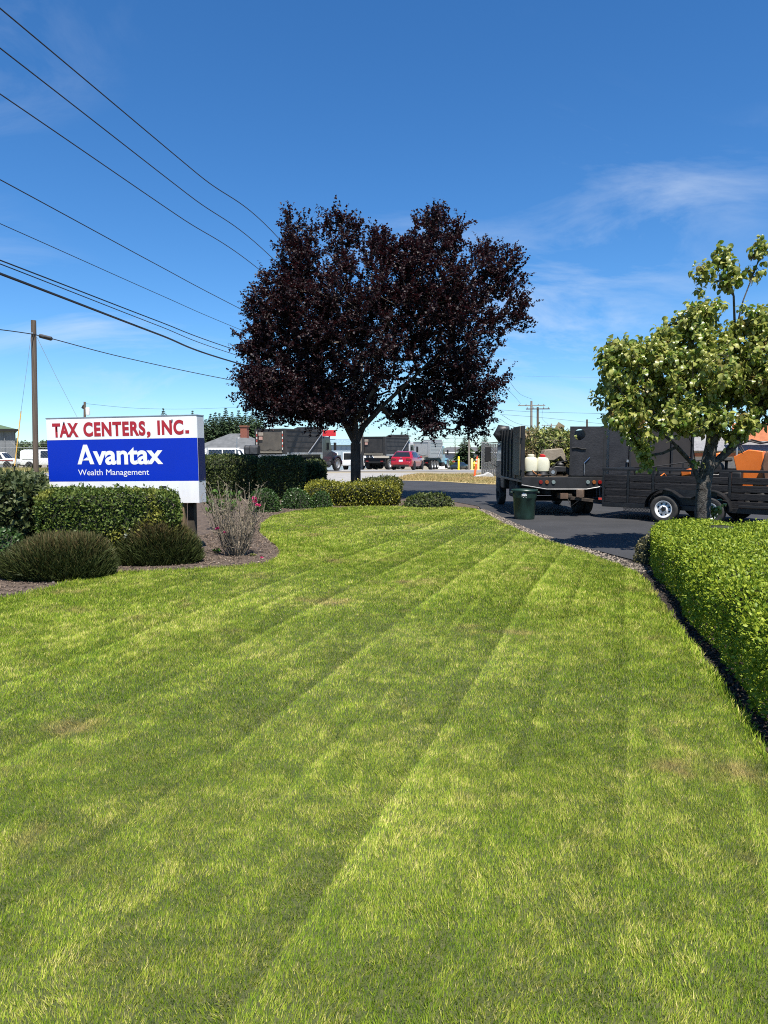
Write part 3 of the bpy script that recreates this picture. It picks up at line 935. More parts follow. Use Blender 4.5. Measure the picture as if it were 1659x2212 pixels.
hedge('boxwood_hedge', 'broad low bright green clipped hedge at the lawn edge under the dogwood tree', [(2.24, 3.7), (8.5, 3.2), (10.0, 12.0), (4.03, 10.95)], .62, M_BOX, 3300, .032, r=.17, lump=.08, undercut=.0, seed=2, up=.35)
hY = 11.5
hedge('sign_hedge', 'clipped rectangular hedge with yellowish leaves directly in front of the white and blue sign', [(XofS(76, 10.9), 10.9), (XofS(377, 10.75), 10.75), (XofS(377, 11.55), 11.65), (XofS(76, 11.6), 11.8)], 1.06, M_HED, 2600, .045, r=.12, lump=.06, seed=4)
hedge('laurel_hedge', 'dull large leaved laurel hedge at the left edge of the sign', [(-8.2, 11.5), (XofS(76, 11.2), 11.1), (XofS(108, 13.5), 13.6), (-9.5, 13.8)], 1.19, M_LAUR, 1100, .085, r=.15, lump=.10, seed=6, tpl=T_LEAF, spread=1.1)
hb = 26.6
hedge('clipped_hedge', 'tall squared dark green hedge block next to the sign, by the mailbox', [(XofS(428, 26), 26.0), (XofS(562, 26), 25.8), (XofS(562, 27.4), 27.4), (XofS(428, 27.4), 27.6)], 1.50, M_HEDD, 1100, .065, r=.25, lump=.10, seed=8, group='tall clipped hedge blocks')
hedge('clipped_hedge', 'tall squared dark green hedge block standing between the mailbox and plum tree', [(XofS(561, 25.2), 25.2), (XofS(655, 25.2), 25.0), (XofS(655, 26.6), 26.6), (XofS(561, 26.6), 26.8)], 1.46, M_HEDD, 1100, .065, r=.25, lump=.10, seed=9, group='tall clipped hedge blocks')
hedge('clipped_hedge', 'shaded hedge block directly left of the plum trunk', [(XofS(648, 30), 30.0), (XofS(701, 30), 29.8), (XofS(701, 31.2), 31.3), (XofS(648, 31.2), 31.5)], 1.26, M_HEDD, 1000, .07, r=.25, lump=.10, seed=10, group='tall clipped hedge blocks')
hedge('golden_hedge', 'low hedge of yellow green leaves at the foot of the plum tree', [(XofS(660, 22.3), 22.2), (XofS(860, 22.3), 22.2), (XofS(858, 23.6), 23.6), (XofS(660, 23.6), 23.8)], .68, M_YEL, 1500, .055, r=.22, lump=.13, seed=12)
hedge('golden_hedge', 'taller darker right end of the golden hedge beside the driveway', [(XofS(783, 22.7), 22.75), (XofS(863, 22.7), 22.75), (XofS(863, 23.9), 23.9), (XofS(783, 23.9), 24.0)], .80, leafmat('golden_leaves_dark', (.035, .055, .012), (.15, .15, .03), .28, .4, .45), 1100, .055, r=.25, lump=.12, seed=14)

def round_shrub(name, label, x, y, rx, ry, h, leafm, n, lsize, seed, tpl=T_DIA, out=.6, spread=.8, group=None, cat='shrub', up=.25):
    t = thing(name, label, cat, (x, y, 0), 0, group)
    V, F = mound(rx, ry, h, lump=.07, seed=seed)
    put('branches', np_mesh('branches', V * np.array((.93, .93, .94)), F, smooth=True), M_TWIG, t)
    P, Nn = tri_sample(V, F, n)
    put('foliage', leafy(P, Nn, lsize, spread, out, tpl, 'foliage', jit=lsize * .4, up=up), leafm, t)
    return t
round_shrub('round_shrub', 'round green shrub with yellow sprigs behind the pink roses', XofS(572, 20.3), 20.3, .42, .42, .62, M_MND, 2600, .05, 21, group='round green shrubs along the bed')
round_shrub('round_shrub', 'middle and most evenly rounded of the three green shrubs along the bed', XofS(641, 21.6), 21.6, .44, .42, .55, M_MND, 2600, .05, 22, group='round green shrubs along the bed')
round_shrub('round_shrub', 'smallest round green shrub in front of the golden hedge', XofS(694, 21.6), 21.6, .33, .32, .44, M_MND, 1700, .05, 23, group='round green shrubs along the bed')
round_shrub('creeping_shrub', 'low dark shrub in tree shade beside the driveway edge', XofS(925, 22.0), 22.0, .75, .45, .36, M_HEDD, 1500, .075, 24, out=.5, spread=1.0)
round_shrub('leafy_shrub', 'small green shrub at the far left behind the heather', XofS(2, 10.2), 10.2, .36, .3, .55, M_MND, 1200, .05, 25)
round_shrub('fine_shrub', 'small brownish shrub tucked against the far end of the boxwood hedge', 4.05, 10.9, .2, .2, .42, leafmat('fine_leaves', (.07, .07, .025), (.17, .15, .06), .2, .5), 900, .035, 26)

# ---- heathers: upright wiry sprigs
def heather(label, x, y, rx, ry, h, n, seed):
    t = thing('heather_bush', label, 'shrub', (x, y, 0), 0, 'heather bushes in front of the sign')
    V, F = mound(rx * .86, ry * .86, h * .80, lump=.13, seed=seed, flat=.62)
    put('branches', np_mesh('branches', V * .96, F, smooth=True), pmat('heather_core', (.020, .022, .008), .95, var=.3), t)
    P, Nn = tri_sample(V, F, n)
    A = _norm(Nn * np.array((.55, .55, .3)) + np.array((0, 0, .75)) + RNG.normal(0, .22, P.shape))
    N2 = RNG.normal(0, 1, P.shape)
    S = .17 * RNG.uniform(.6, 1.35, n)
    k = np.clip((P[:, 2] / h - .25) * .9 + RNG.normal(0, .2, n), 0, 1)
    put('foliage', leaves_mesh('foliage', P - A * .05, A, N2, S, T_BLADE2, .085, k), leafmat('heather_sprigs', (.045, .062, .015), (.150, .098, .042), .22, .6, .3), t)
    return t
hx, hy_ = gp(128, 1262)
heather('large brown green heather bush at the lower left lawn edge', XofS(126, hy_ + .62), hy_ + .62, .86, .62, .66, 15000, 31)
hx2, hy2 = gp(345, 1226)
heather('smaller brown green heather bush under the sign post', XofS(338, hy2 + .5), hy2 + .50, .68, .52, .66, 12000, 32)

# pale dusty-miller sprigs by the heathers
def sprigs(label, x, y, z, n, rad, mat, size, name='leafy_plant', cat='plant', tpl=T_LEAF, up=.5):
    t = thing(name, label, cat, (x, y, 0))
    st = MB()
    P, A = [], []
    for i in range(max(4, n // 8)):
        a = random.uniform(0, 2 * PI); r = rad * math.sqrt(random.random())
        tip = Vector((r * math.cos(a), r * math.sin(a), z * random.uniform(.6, 1.0)))
        st.tube([(tip.x * .4, tip.y * .4, 0), (tip.x * .7, tip.y * .7, tip.z * .6), tip], [.006, .005, .003], 4)
        for j in range(8):
            q = tip * random.uniform(.55, 1.0)
            P.append(tuple(q)); A.append((random.gauss(0, 1), random.gauss(0, 1), up))
    st.obj('stems', M_TWIG, t)
    n = len(P)
    put('foliage', leaves_mesh('foliage', P, A, RNG.normal(0, .6, (n, 3)) + np.array((0, 0, 1)), size * RNG.uniform(.6, 1.3, n), tpl, 1.0), mat, t)
    return t
M_SILV = leafmat('silver_leaves', (.22, .26, .18), (.48, .52, .42), .2, .7, .2)
M_STRAP = leafmat('strap_leaves', (.045, .11, .012), (.10, .19, .03), .3, .4, .5)
sprigs('pale silvery leaved plant between the two heather bushes', XofS(268, 10.7), 10.75, .62, 40, .13, M_SILV, .05)
sprigs('low pale green weed on bare soil near the rose bush', *gp(466, 1196), .07, 50, .13, M_STRAP, .05)
sprigs('cream flowered plant rising behind the smaller heather bush', XofS(335, 10.9), 11.0, .70, 30, .12, M_SILV, .035)
sprigs('bright green strap leaved clump behind the rose bush', XofS(478, 15.5), 15.5, .92, 200, .5, M_STRAP, .11, up=1.6)
sprigs('yellow green weed tuft on soil right of the rose bush', *gp(548, 1203), .04, 30, .09, leafmat('pale_weed', (.16, .18, .05), (.28, .27, .09), .2, .6), .04)

# ---- bare rose bush
rose = thing('rose_bush', 'nearly leafless thorny rose bush with a few pink flowers right of the sign', 'bush', (*gp(512, 1201), 0))
canes = MB()
rr = random.Random(5)
tipl = []
for i in range(78):
    a = rr.uniform(0, 2 * PI)
    sp = rr.uniform(.12, .46)
    h = rr.uniform(.65, 1.24)
    p0 = Vector((.12 * math.cos(a) * rr.random() * 1.2, .12 * math.sin(a) * rr.random(), 0))
    p = [p0]
    for k in range(1, 6):
        t = k / 5
        p.append(p0 + Vector((math.cos(a) * sp * t ** .8, math.sin(a) * sp * t ** .8, h * t)) + Vector((rr.gauss(0, .018), rr.gauss(0, .018), rr.gauss(0, .012))))
    r0 = rr.uniform(.005, .010)
    canes.tube(p, [r0, r0, r0 * .85, r0 * .75, r0 * .6, r0 * .45], 4)
    tipl.append(p[-1])
    for _ in range(5):
        k = rr.randint(2, 5)
        q = p[k].lerp(p[k - 1], rr.random())
        d = Vector((rr.gauss(0, 1), rr.gauss(0, 1), rr.uniform(.3, 1.4))).normalized()
        L = rr.uniform(.07, .22)
        canes.tube([q, q + d * L * .55, q + d * L + Vector((rr.gauss(0, .02), rr.gauss(0, .02), .02))], [r0 * .55, r0 * .45, r0 * .25], 3)
canes.obj('canes', pmat('rose_canes', (.10, .080, .052), .8, scale=14, col2=(.30, .25, .18)), rose)
lp = np.array([tuple(t) for t in tipl for _ in range(3)]) + RNG.normal(0, .05, (len(tipl) * 3, 3))
put('foliage', leaves_mesh('foliage', lp, RNG.normal(0, 1, lp.shape), RNG.normal(0, 1, lp.shape), .035 * RNG.uniform(.5, 1.4, len(lp)), T_LEAF, 1.0), leafmat('rose_leaves', (.06, .05, .025), (.15, .13, .06), .25, .6), rose)
M_PETAL = leafmat('rose_petals', (.55, .045, .16), (.80, .16, .36), .25, .5, .3)
def flower(parent, p, s):
    n = 22
    ph = RNG.uniform(0, 2 * PI, n); el = RNG.uniform(-.1, 1.3, n)
    A = np.stack([np.cos(ph) * np.cos(el), np.sin(ph) * np.cos(el), np.sin(el)], 1)
    put('flower', leaves_mesh('flower', np.tile(np.array(tuple(p)), (n, 1)), A, RNG.normal(0, .4, (n, 3)) + np.array((0, 0, 1)), s * RNG.uniform(.7, 1.1, n), T_LEAF, 1.5), M_PETAL, parent)
ro = Vector((*gp(512, 1201), 0))
for (sx, sy, s) in ((549, 1079, .055), (550, 1085, .055), (557, 1092, .06), (470, 1143, .045), (486, 1151, .03)):
    flower(rose, at(sx, sy, ro.y - .12) - ro, s)
for (sx, sy) in ((565, 1097), (540, 1100)):
    pass
fl = thing('fallen_flower', 'single fallen pink rose flower lying on the soil by the rose bush', 'flower', (*gp(565, 1208), .02))
flower(fl, (0, 0, 0), .035)

# ================================================================== shared paints
M_WHITE = pmat('white_paint', (.80, .80, .79), .38, var=.03, scale=3)
M_WDIRT = pmat('white_vehicle_paint', (.74, .75, .75), .3, var=.05, coat=.4)
M_BLACK = pmat('black_paint', (.006, .006, .007), .42, scale=5, col2=(.016, .016, .017), bump=.15, bscale=40)
M_BLKW = pmat('worn_black_wood', (.0045, .0045, .006), .7, scale=4, col2=(.017, .017, .019), bump=.5, bscale=30, stretch=(.25, 1, 5), spec=.3)
M_BLKM = pmat('matte_black_metal', (.010, .010, .011), .55, var=.4, scale=6)
M_DARK = pmat('underbody', (.006, .006, .006), .8, var=.3)
M_TYRE = pmat('tyre_rubber', (.020, .019, .018), .8, scale=9, col2=(.045, .042, .038))
M_GLASS = pmat('vehicle_glass', (.012, .014, .016), .06, var=.1, spec=.9)
M_CHROME = pmat('chrome', (.62, .62, .62), .16, var=.05, metal=1.0)
M_STEEL = pmat('galvanised_steel', (.40, .41, .42), .42, var=.12, metal=.8, scale=12)
M_ALU = pmat('dull_aluminium', (.36, .36, .35), .45, var=.15, metal=.6, scale=4)
M_RED = pmat('red_lens', (.16, .008, .008), .2, var=.1, spec=.7)
M_AMB = pmat('amber_lens', (.20, .065, .018), .2, var=.1, spec=.7)
M_CLR = pmat('clear_lens', (.15, .19, .19), .12, var=.1, spec=.8)
M_ORANGE = pmat('orange_plastic', (.72, .17, .020), .4, var=.06, scale=5)
M_DGREY = pmat('dark_grey_dump_paint', (.014, .0135, .0135), .6, scale=1.6, col2=(.034, .031, .028), bump=.15, bscale=18)
M_DUSTY = pmat('dusty_tailgate', (.062, .055, .045), .65, scale=1.3, col2=(.115, .100, .080))
M_TARP = pmat('black_tarp', (.013, .013, .014), .5, scale=3, col2=(.028, .028, .030), bump=.9, bscale=9)

# ================================================================== sign
SGN_L, SGN_R = Vector((XofS(105.4, 12.72), 12.72, 0)), Vector((XofS(429, 12.22), 12.22, 0))
sgw = (SGN_R - SGN_L).length
sga = math.atan2(SGN_R.y - SGN_L.y, SGN_R.x - SGN_L.x)
smid = (SGN_L + SGN_R) / 2
sign = thing('sign', 'white and blue roadside business sign on wooden posts behind a clipped hedge', 'sign', (smid.x, smid.y, 0), sga)
TILT = R(.75)
# local: x along the face, y back, z up; face at y = 0
zt_, zu, zl, zb_ = 2.235, 1.735, 0.895 + .0, .815
# heights from the photo at the face's middle distance
Ym = smid.y
def hz(y):
    return at(300, y, Ym).z
z_top, z_u, z_l, z_b = hz(901.5), hz(948.3), hz(1039.5), hz(1086.5)
SD = .28
holder = bpy.data.objects.new('cabinet', None)
M_SWHITE = pmat('sign_white', (.70, .70, .69), .4, scale=1.6, col2=(.79, .79, .79), stretch=(3, 1, .5))
M_SBLUE = pmat('sign_blue', (.001, .024, .38), .45, var=.03, scale=2, spec=.25)
M_SBLUE2 = pmat('sign_blue_side_shaded', (.001, .002, .055), .5, var=.05, scale=2)  # darker copy of the face blue, with the side's shade in the colour
M_SWH2 = pmat('sign_side_white_shaded', (.50, .51, .53), .45, var=.04)  # greyer copy of the face white; shading of the side is painted in
def rt(x, z):
    c, s = math.cos(TILT), math.sin(TILT)
    zz = z - (z_top + z_b) / 2
    return (x * c - zz * s, (z_top + z_b) / 2 + x * s + zz * c)
def slab(x0, x1, za, zb, y0, y1):
    mb = MB()
    pts = [rt(x0, za), rt(x1, za), rt(x1, zb), rt(x0, zb)]
    return mb.prism(pts, y0, y1, 'y')
W2 = sgw / 2
body = slab(-W2, W2, z_b, z_top, .004, SD).obj('cabinet', M_SWH2, sign, bevel=.006)
slab(-W2 + .003, W2 - .003, z_u, z_top - .003, -.002, .0038).obj('top_panel', M_SWHITE, sign)
slab(-W2 + .003, W2 - .003, z_l, z_u - .002, -.002, .0038).obj('blue_panel', M_SBLUE, sign)
slab(-W2 + .003, W2 - .003, z_b + .003, z_l - .002, -.002, .0038).obj('bottom_panel', M_SWHITE, sign)
slab(W2 + .0005, W2 + .004, z_l, z_u - .002, .006, SD - .006).obj('blue_side_panel', M_SBLUE2, sign, label='shade-darkened blue side strip of the sign')
slab(-W2 - .004, W2 + .004, z_top + .001, z_top + .018, -.006, SD + .006).obj('top_trim', M_STEEL, sign)
M_SRED = pmat('sign_red', (.34, .012, .022), .4, var=.06, scale=3)
def text_part(txt, mat, cx, zc, width, height, bold, name, squash=True, space=1.0):
    cu = bpy.data.curves.new('lettering', 'FONT')
    cu.body = txt
    cu.size = 1.0
    cu.offset = bold
    cu.space_character = space
    cu.align_x, cu.align_y = 'LEFT', 'BOTTOM_BASELINE'
    o = bpy.data.objects.new('lettering_tmp', cu)
    COL.objects.link(o)
    dg = bpy.context.evaluated_depsgraph_get()
    me = bpy.data.meshes.new_from_object(o.evaluated_get(dg))
    bpy.data.objects.remove(o)
    v = np.empty(len(me.vertices) * 3, np.float32); me.vertices.foreach_get('co', v); v = v.reshape(-1, 3)
    lo, hi = v.min(0), v.max(0)
    x = (v[:, 0] - lo[0]) / (hi[0] - lo[0]) - .5
    return me, v, lo, hi
def place_text(txt, mat, x0, x1, zbase, zcap, bold, cap, name='lettering', space=1.0, y=-.0045):
    """text stretched between x0..x1, baseline and cap height given"""
    me, v, lo, hi = text_part(txt, mat, 0, 0, 0, 0, bold, name, space=space)
    X = x0 + (v[:, 0] - lo[0]) / (hi[0] - lo[0]) * (x1 - x0)
    Z = zbase + v[:, 1] / cap * (zcap - zbase)
    q = [rt(a, b) for a, b in zip(X, Z)]
    out = np.array([(a, y, b) for a, b in q], np.float32)
    me.vertices.foreach_set('co', out.ravel())
    me.update()
    me.materials.clear(); me.materials.append(mat)
    return put(name, me, None, sign)
def sx(px_):     # photo column (enlarged sign crop, 1.728 per source px) -> x on the face
    f = (px_ - 320) / (1292 - 320)
    return -W2 + f * sgw
CAP = .729
place_text('TAX', M_SRED, sx(360), sx(534), z_u + .060, z_u + .292, .045, CAP)
place_text('CENTERS', M_SRED, sx(566), sx(968), z_u + .066, z_u + .298, .045, CAP, space=1.12)
place_text(',', M_SRED, sx(976), sx(1000), z_u + .068, z_u + .30, .040, CAP)
place_text('INC', M_SRED, sx(1044), sx(1208), z_u + .072, z_u + .304, .045, CAP, space=1.12)
slab(sx(1219), sx(1243), z_u + .073, z_u + .128, -.0045, -.0022).obj('lettering', M_SRED, sign)
za_, zc_ = z_u - .427, z_u - .088
# the wordmark's A: two strokes, a small notch instead of a crossbar
ax0, ax1 = sx(518), sx(628)
def apt(u, w):
    return rt(ax0 + u * (ax1 - ax0), za_ + w * (zc_ - za_))
aw = MB()
aw.prism([apt(0, 0), apt(.23, 0), apt(.575, .86), apt(.61, 1.0), apt(.385, 1.0)], -.0045, -.0022, 'y')
aw.prism([apt(.385, 1.0), apt(.61, 1.0), apt(1.0, 0), apt(.76, 0), apt(.52, .62)], -.0046, -.0022, 'y')
aw.prism([apt(.30, .20), apt(.58, .36), apt(.70, .20)], -.0047, -.0022, 'y')
aw.obj('lettering', M_SWHITE, sign, smooth=0)
place_text('vantax', M_SWHITE, sx(622), sx(1073), za_ + .004, zc_ + .0, .030, CAP)
place_text('Wealth Management', M_SWHITE, sx(519), sx(981), z_u - .617, z_u - .512, 0.0, CAP)
for bx, bz in ((440, z_top - .065), (1140, z_top - .065), (1150, z_b + .035)):
    q = rt(sx(bx), bz)
    MB().cyl((q[0], -.002, q[1]), (q[0], -.022, q[1]), .014, .011, 8).obj('bolt', M_STEEL, sign)
q = rt(sx(1065), z_l - .10)
MB().box((q[0], -.004, q[1]), (.13, .004, .03)).obj('vent_slot', M_DARK, sign)
M_POST = pmat('weathered_post', (.10, .068, .036), .85, scale=5, col2=(.24, .17, .095), stretch=(3, 3, .25), bump=.6, bscale=20)
MB().bb(sx(1150), sx(1150) + .12, .03, .16, 0, z_b).obj('post', M_POST, sign, bevel=.008)
MB().bb(sx(380), sx(380) + .12, .03, .16, 0, z_b).obj('post', M_POST, sign, bevel=.008)
MB().bb(sx(1150) + .135, sx(1150) + .255, .13, .25, 0, z_b).obj('post', pmat('shaded_post', (.05, .04, .028), .9, var=.3), sign, bevel=.008)  # rear post in a darker wood tone that holds its shade

# ================================================================== wheels
def wheel(parent, x, y, r, w, rim_mat, side, holes=0, rimr=.58, n=28, dish=.25, name='wheel'):
    """tyre standing on the ground, its axle along x; side = +1/-1 is the outer face"""
    c = (x, y, r)
    t = MB().lathe([(r * rimr, -w / 2 * .86), (r * .80, -w / 2), (r * .93, -w / 2 * .96), (r * .985, -w / 2 * .78), (r, -w / 2 * .45), (r, w / 2 * .45), (r * .985, w / 2 * .78), (r * .93, w / 2 * .96), (r * .80, w / 2), (r * rimr, w / 2 * .86)],
                   n, c, 'x', close=True).obj(name, M_TYRE, parent, smooth=50)
    d = side * w / 2
    rim = MB().lathe([(r * rimr * .30, d * .62), (r * rimr * .30, d * .80), (r * rimr * .42, d * .70), (r * rimr * .72, d * (1 - dish * 2.2)), (r * rimr * .86, d * (1 - dish * 1.2)), (r * rimr * .94, d * .90), (r * rimr * 1.02, d * .92), (r * rimr * 1.0, d * .3), (r * rimr * .5, d * .2)],
                     n, c, 'x').obj('rim', rim_mat, t, smooth=40)
    if holes:
        h = MB()
        for i in range(holes):
            a = 2 * PI * (i + .5) / holes
            py, pz = y + math.cos(a) * r * rimr * .66, r + math.sin(a) * r * rimr * .66
            h.cyl((x + d * .42, py, pz), (x + d * (1 - dish * 1.7), py, pz), r * rimr * .105, n=10)
        h.cyl((x + d * .6, y, r), (x + d * .99, y, r), r * rimr * .22, n=10)
        for i in range(5):
            a = 2 * PI * i / 5
            h.cyl((x + d * .7, y + math.cos(a) * r * rimr * .33, r + math.sin(a) * r * rimr * .33), (x + d * .9, y + math.cos(a) * r * rimr * .33, r + math.sin(a) * r * rimr * .33), r * rimr * .055, n=6)
        h.obj('hub', M_DARK, t, kind='stuff')
    return t

# ================================================================== landscapers' truck (rear towards us)
TR = thing('landscaping_truck', 'black stake body landscaping truck with one rear door open, brush inside', 'truck', (4.66, 18.75, 0), R(0))
# local: x right, y forward, rear of bed at y = 0
hw, DK = 1.065, 1.06
BT = 2.34
M_DOORL = pmat('sunlit_brown_door', (.052, .045, .036), .6, scale=3, col2=(.095, .082, .062), stretch=(2, 2, .4))
M_PLY = pmat('black_panel', (.006, .006, .008), .55, scale=3, col2=(.018, .018, .021), bump=.3, bscale=22)
MB().bb(-hw, hw, .02, 3.25, DK - .10, DK).obj('deck', pmat('deck_steel', (.045, .036, .028), .75, scale=4, col2=(.12, .085, .055)), TR)
MB().bb(-hw - .03, hw + .03, 0, 3.27, DK - .17, DK - .105).obj('deck_rail', pmat('deck_rail_paint', (.020, .020, .022), .42, var=.3), TR, bevel=.01)
# rear skirt with lights, lower edge dropping towards the middle
sk = [(-hw - .03, DK - .02), (hw + .03, DK - .02), (hw + .03, DK - .24), (hw * .55, DK - .33), (-hw * .42, DK - .33), (-hw - .03, DK - .22)]
MB().prism(sk, -.05, -.005, 'y').obj('rear_skirt', M_BLKM, TR, bevel=.006)
lp_ = [(-hw - .03, DK - .24), (-hw * .42, DK - .35), (hw * .55, DK - .35), (hw + .03, DK - .26)]
MB().tube([(x, -.06, z + .01) for x, z in lp_], .016, 6).obj('skirt_edge', pmat('worn_steel_edge', (.20, .20, .20), .4, var=.2, metal=.6), TR)
for x, m in ((-.60, M_RED), (-.44, M_AMB), (-.27, M_CLR), (.62, M_CLR), (.78, M_AMB), (.93, M_RED)):
    MB().cyl((x, -.052, DK - .155), (x, -.072, DK - .155), .052, .047, 16).obj('tail_light', m, TR)
# side walls
MB().bb(-hw, -hw + .05, .95, 3.2, DK + .002, BT - .02).obj('side_wall', M_PLY, TR)
MB().bb(hw - .05, hw, .0, 3.2, DK + .002, BT - .03).obj('side_wall', M_PLY, TR)
MB().bb(-hw + .052, hw - .052, 3.12, 3.2, DK + .002, 2.02).obj('front_wall', M_PLY, TR)
for y in (1.0, 1.55, 2.1, 2.65, 3.15):
    MB().bb(-hw - .045, -hw - .002, y, y + .06, DK - .09, BT + .01).obj('stake', M_BLKM, TR)
# left rear door, swung round against the side
MB().bb(-hw - .085, -hw - .05, .02, 1.02, DK + .01, BT + .01).obj('rear_door', M_DOORL, TR, bevel=.006, label='open rear door folded against the left side')
MB().bb(-hw - .089, -hw - .0855, .12, .88, BT - .42, BT - .02).obj('mud_flap', M_TARP, TR)
MB().bb(-hw - .05, -hw + .05, -.02, .05, DK - .02, BT + .02).obj('corner_post', M_BLKM, TR, bevel=.008)
MB().bb(hw - .06, hw + .03, -.02, .05, DK - .02, BT).obj('corner_post', M_BLKM, TR, bevel=.008)
for z in (DK + .2, BT - .25):
    MB().cyl((-hw - .04, -.03, z - .05), (-hw - .04, -.03, z + .05), .02, n=8).obj('hinge', M_BLKM, TR)
# right rear door, shut, with a round hole near the top
dx0, dx1 = .155, hw - .062
def holed_panel(x0, x1, z0, z1, cx, cz, r, y0, y1, n=24):
    mb = MB()
    ring = [(cx + r * math.cos(2 * PI * i / n), cz + r * math.sin(2 * PI * i / n)) for i in range(n)]
    def border(a):
        c, s = math.cos(a), math.sin(a)
        ts = []
        if c > 1e-9: ts.append((x1 - cx) / c)
        if c < -1e-9: ts.append((x0 - cx) / c)
        if s > 1e-9: ts.append((z1 - cz) / s)
        if s < -1e-9: ts.append((z0 - cz) / s)
        t = min(ts)
        return (cx + c * t, cz + s * t)
    angs = [2 * PI * i / n for i in range(n)]
    outer = [border(a) for a in angs]
    corners = [(x1, z1), (x0, z1), (x0, z0), (x1, z0)]
    for yy in (y0, y1):
        for i in range(n):
            j = (i + 1) % n
            poly = [ring[i], outer[i]]
            a0, a1 = angs[i], angs[i] + 2 * PI / n
            for (qx, qz) in corners:
                aa = math.atan2(qz - cz, qx - cx) % (2 * PI)
                if a0 < aa < a1:
                    poly.append((qx, qz))
            poly += [outer[j], ring[j]]
            mb.add([(p[0], yy, p[1]) for p in poly], [tuple(range(len(poly)))])
    for i in range(n):
        j = (i + 1) % n
        mb.quad((ring[i][0], y0, ring[i][1]), (ring[j][0], y0, ring[j][1]), (ring[j][0], y1, ring[j][1]), (ring[i][0], y1, ring[i][1]))
    for (a, b) in zip(corners, corners[1:] + corners[:1]):
        mb.quad((a[0], y0, a[1]), (b[0], y0, b[1]), (b[0], y1, b[1]), (a[0], y1, a[1]))
    return mb
rd = holed_panel(dx0, dx1, DK + .015, BT, dx0 + .235, BT - .21, .145, -.03, .02).obj('rear_door', M_PLY, TR, smooth=0, label='shut rear door with a round hole')
MB().bb(dx0 - .02, dx0 + .03, -.045, -.031, DK + .02, BT).obj('door_edge', M_BLKM, rd)
MB().tube([(dx0 + .03, -.05, DK + .72), (dx0 + .16, -.055, DK + .74), (dx0 + .28, -.05, DK + .70), (dx0 + .40, -.05, DK + .70)], .018, 6).obj('latch_bar', M_DARK, rd)
MB().tube([(dx0 + .50, -.05, DK + .48), (dx0 + .36, -.06, DK + .34)], .012, 6).obj('door_handle', M_CHROME, rd)
ch = MB()
for i in range(14):
    z = DK + .34 - i * .022
    ch.lathe([(.007, -.014), (.011, 0), (.007, .014)], 6, (dx0 + .36, -.055, z))
ch.obj('chain', M_STEEL, rd, kind='stuff')
# tarp rolled along the front of the bed and bunched at the corner
tp = []
for i in range(15):
    u = i / 14
    tp.append((-hw + .05 + u * (2 * hw - .1), 3.05, 2.08 + .02 * math.sin(i * 1.7) - .04 * math.sin(PI * u) + .05 * u))
MB().tube(tp, [.10 + .025 * math.sin(i * 2.3) for i in range(15)], 10).obj('tarp_roll', M_TARP, TR, smooth=80)
MB().tube([(-hw - .03, 3.35, BT - .30), (-hw - .12, 3.42, BT - .12), (-hw - .05, 3.40, BT + .02), (-hw + .2, 3.3, BT + .02)], [.10, .15, .16, .10], 10).obj('tarp_bundle', M_TARP, TR, smooth=80)
# cab
CY = 3.45
cabp = [(CY, .55), (CY, 2.18), (CY + .15, 2.26), (CY + 1.15, 2.26), (CY + 1.55, 1.45), (CY + 1.62, .55)]
cab = MB().prism(cabp, -.98, .98, 'x').obj('cab', M_BLACK, TR, bevel=.05, seg=3)
for s in (-1, 1):
    MB().prism([(CY + .35, 1.40), (CY + .35, 2.08), (CY + 1.05, 2.08), (CY + 1.36, 1.40)], s * .982, s * .992, 'x').obj('side_window', M_GLASS, cab)
    MB().tube([(s * .98, CY + 1.25, 2.0), (s * 1.24, CY + 1.40, 1.98), (s * 1.28, CY + 1.40, 1.4), (s * 1.0, CY + 1.3, 1.2)], .014, 6).obj('mirror_arm', M_BLKM, cab)
    MB().bb(s * 1.18, s * 1.38, CY + 1.38, CY + 1.44, 1.36, 1.86).obj('mirror', M_BLKM, cab, bevel=.02)
    MB().prism([(CY + .55, .42), (CY + .70, .86), (CY + 1.20, .86), (CY + 1.42, .42)], s * .90, s * 1.0, 'x').obj('wheel_arch', M_DARK, cab)
MB().bb(-.95, .95, CY - .08, CY - .005, .8, 2.0).obj('cab_back', M_DARK, cab)
MB().bb(-.42, -.30, .1, 4.9, .58, .80).obj('chassis_rail', M_DARK, TR)
MB().bb(.30, .42, .1, 4.9, .58, .80).obj('chassis_rail', M_DARK, TR)
MB().bb(-1.0, 1.0, 1.05, 1.25, .50, .86).obj('cross_member', M_DARK, TR)
MB().bb(-.95, -.55, 1.7, 2.7, .38, .86).obj('fuel_tank', M_DARK, TR, bevel=.05)
MB().bb(.55, .95, 1.7, 2.7, .40, .86).obj('tool_box', M_DARK, TR, bevel=.02)
MB().cyl((-.9, 1.15, .41), (.9, 1.15, .41), .07, n=10).obj('rear_axle', M_DARK, TR)
MB().bb(-1.02, -.62, .55, .58, .34, .90).obj('mud_flap', M_DARK, TR)
MB().bb(.62, 1.02, .55, .58, .34, .90).obj('mud_flap', M_DARK, TR)
for x in (-.92, -.68, .68, .92):
    wheel(TR, x, 1.15, .40, .21, M_DARK, -1 if x < 0 else 1)
for s in (-1, 1):
    wheel(TR, s * .90, CY + .98, .40, .22, M_DARK, s)
MB().bb(-.10, .10, -.12, .30, .48, .62).obj('hitch', pmat('rusty_hitch', (.05, .030, .020), .8, col2=(.13, .075, .045)), TR)
MB().cyl((-.8, .9, .9), (-.3, .9, .9), .05, n=8).obj('exhaust_pipe', M_STEEL, TR)

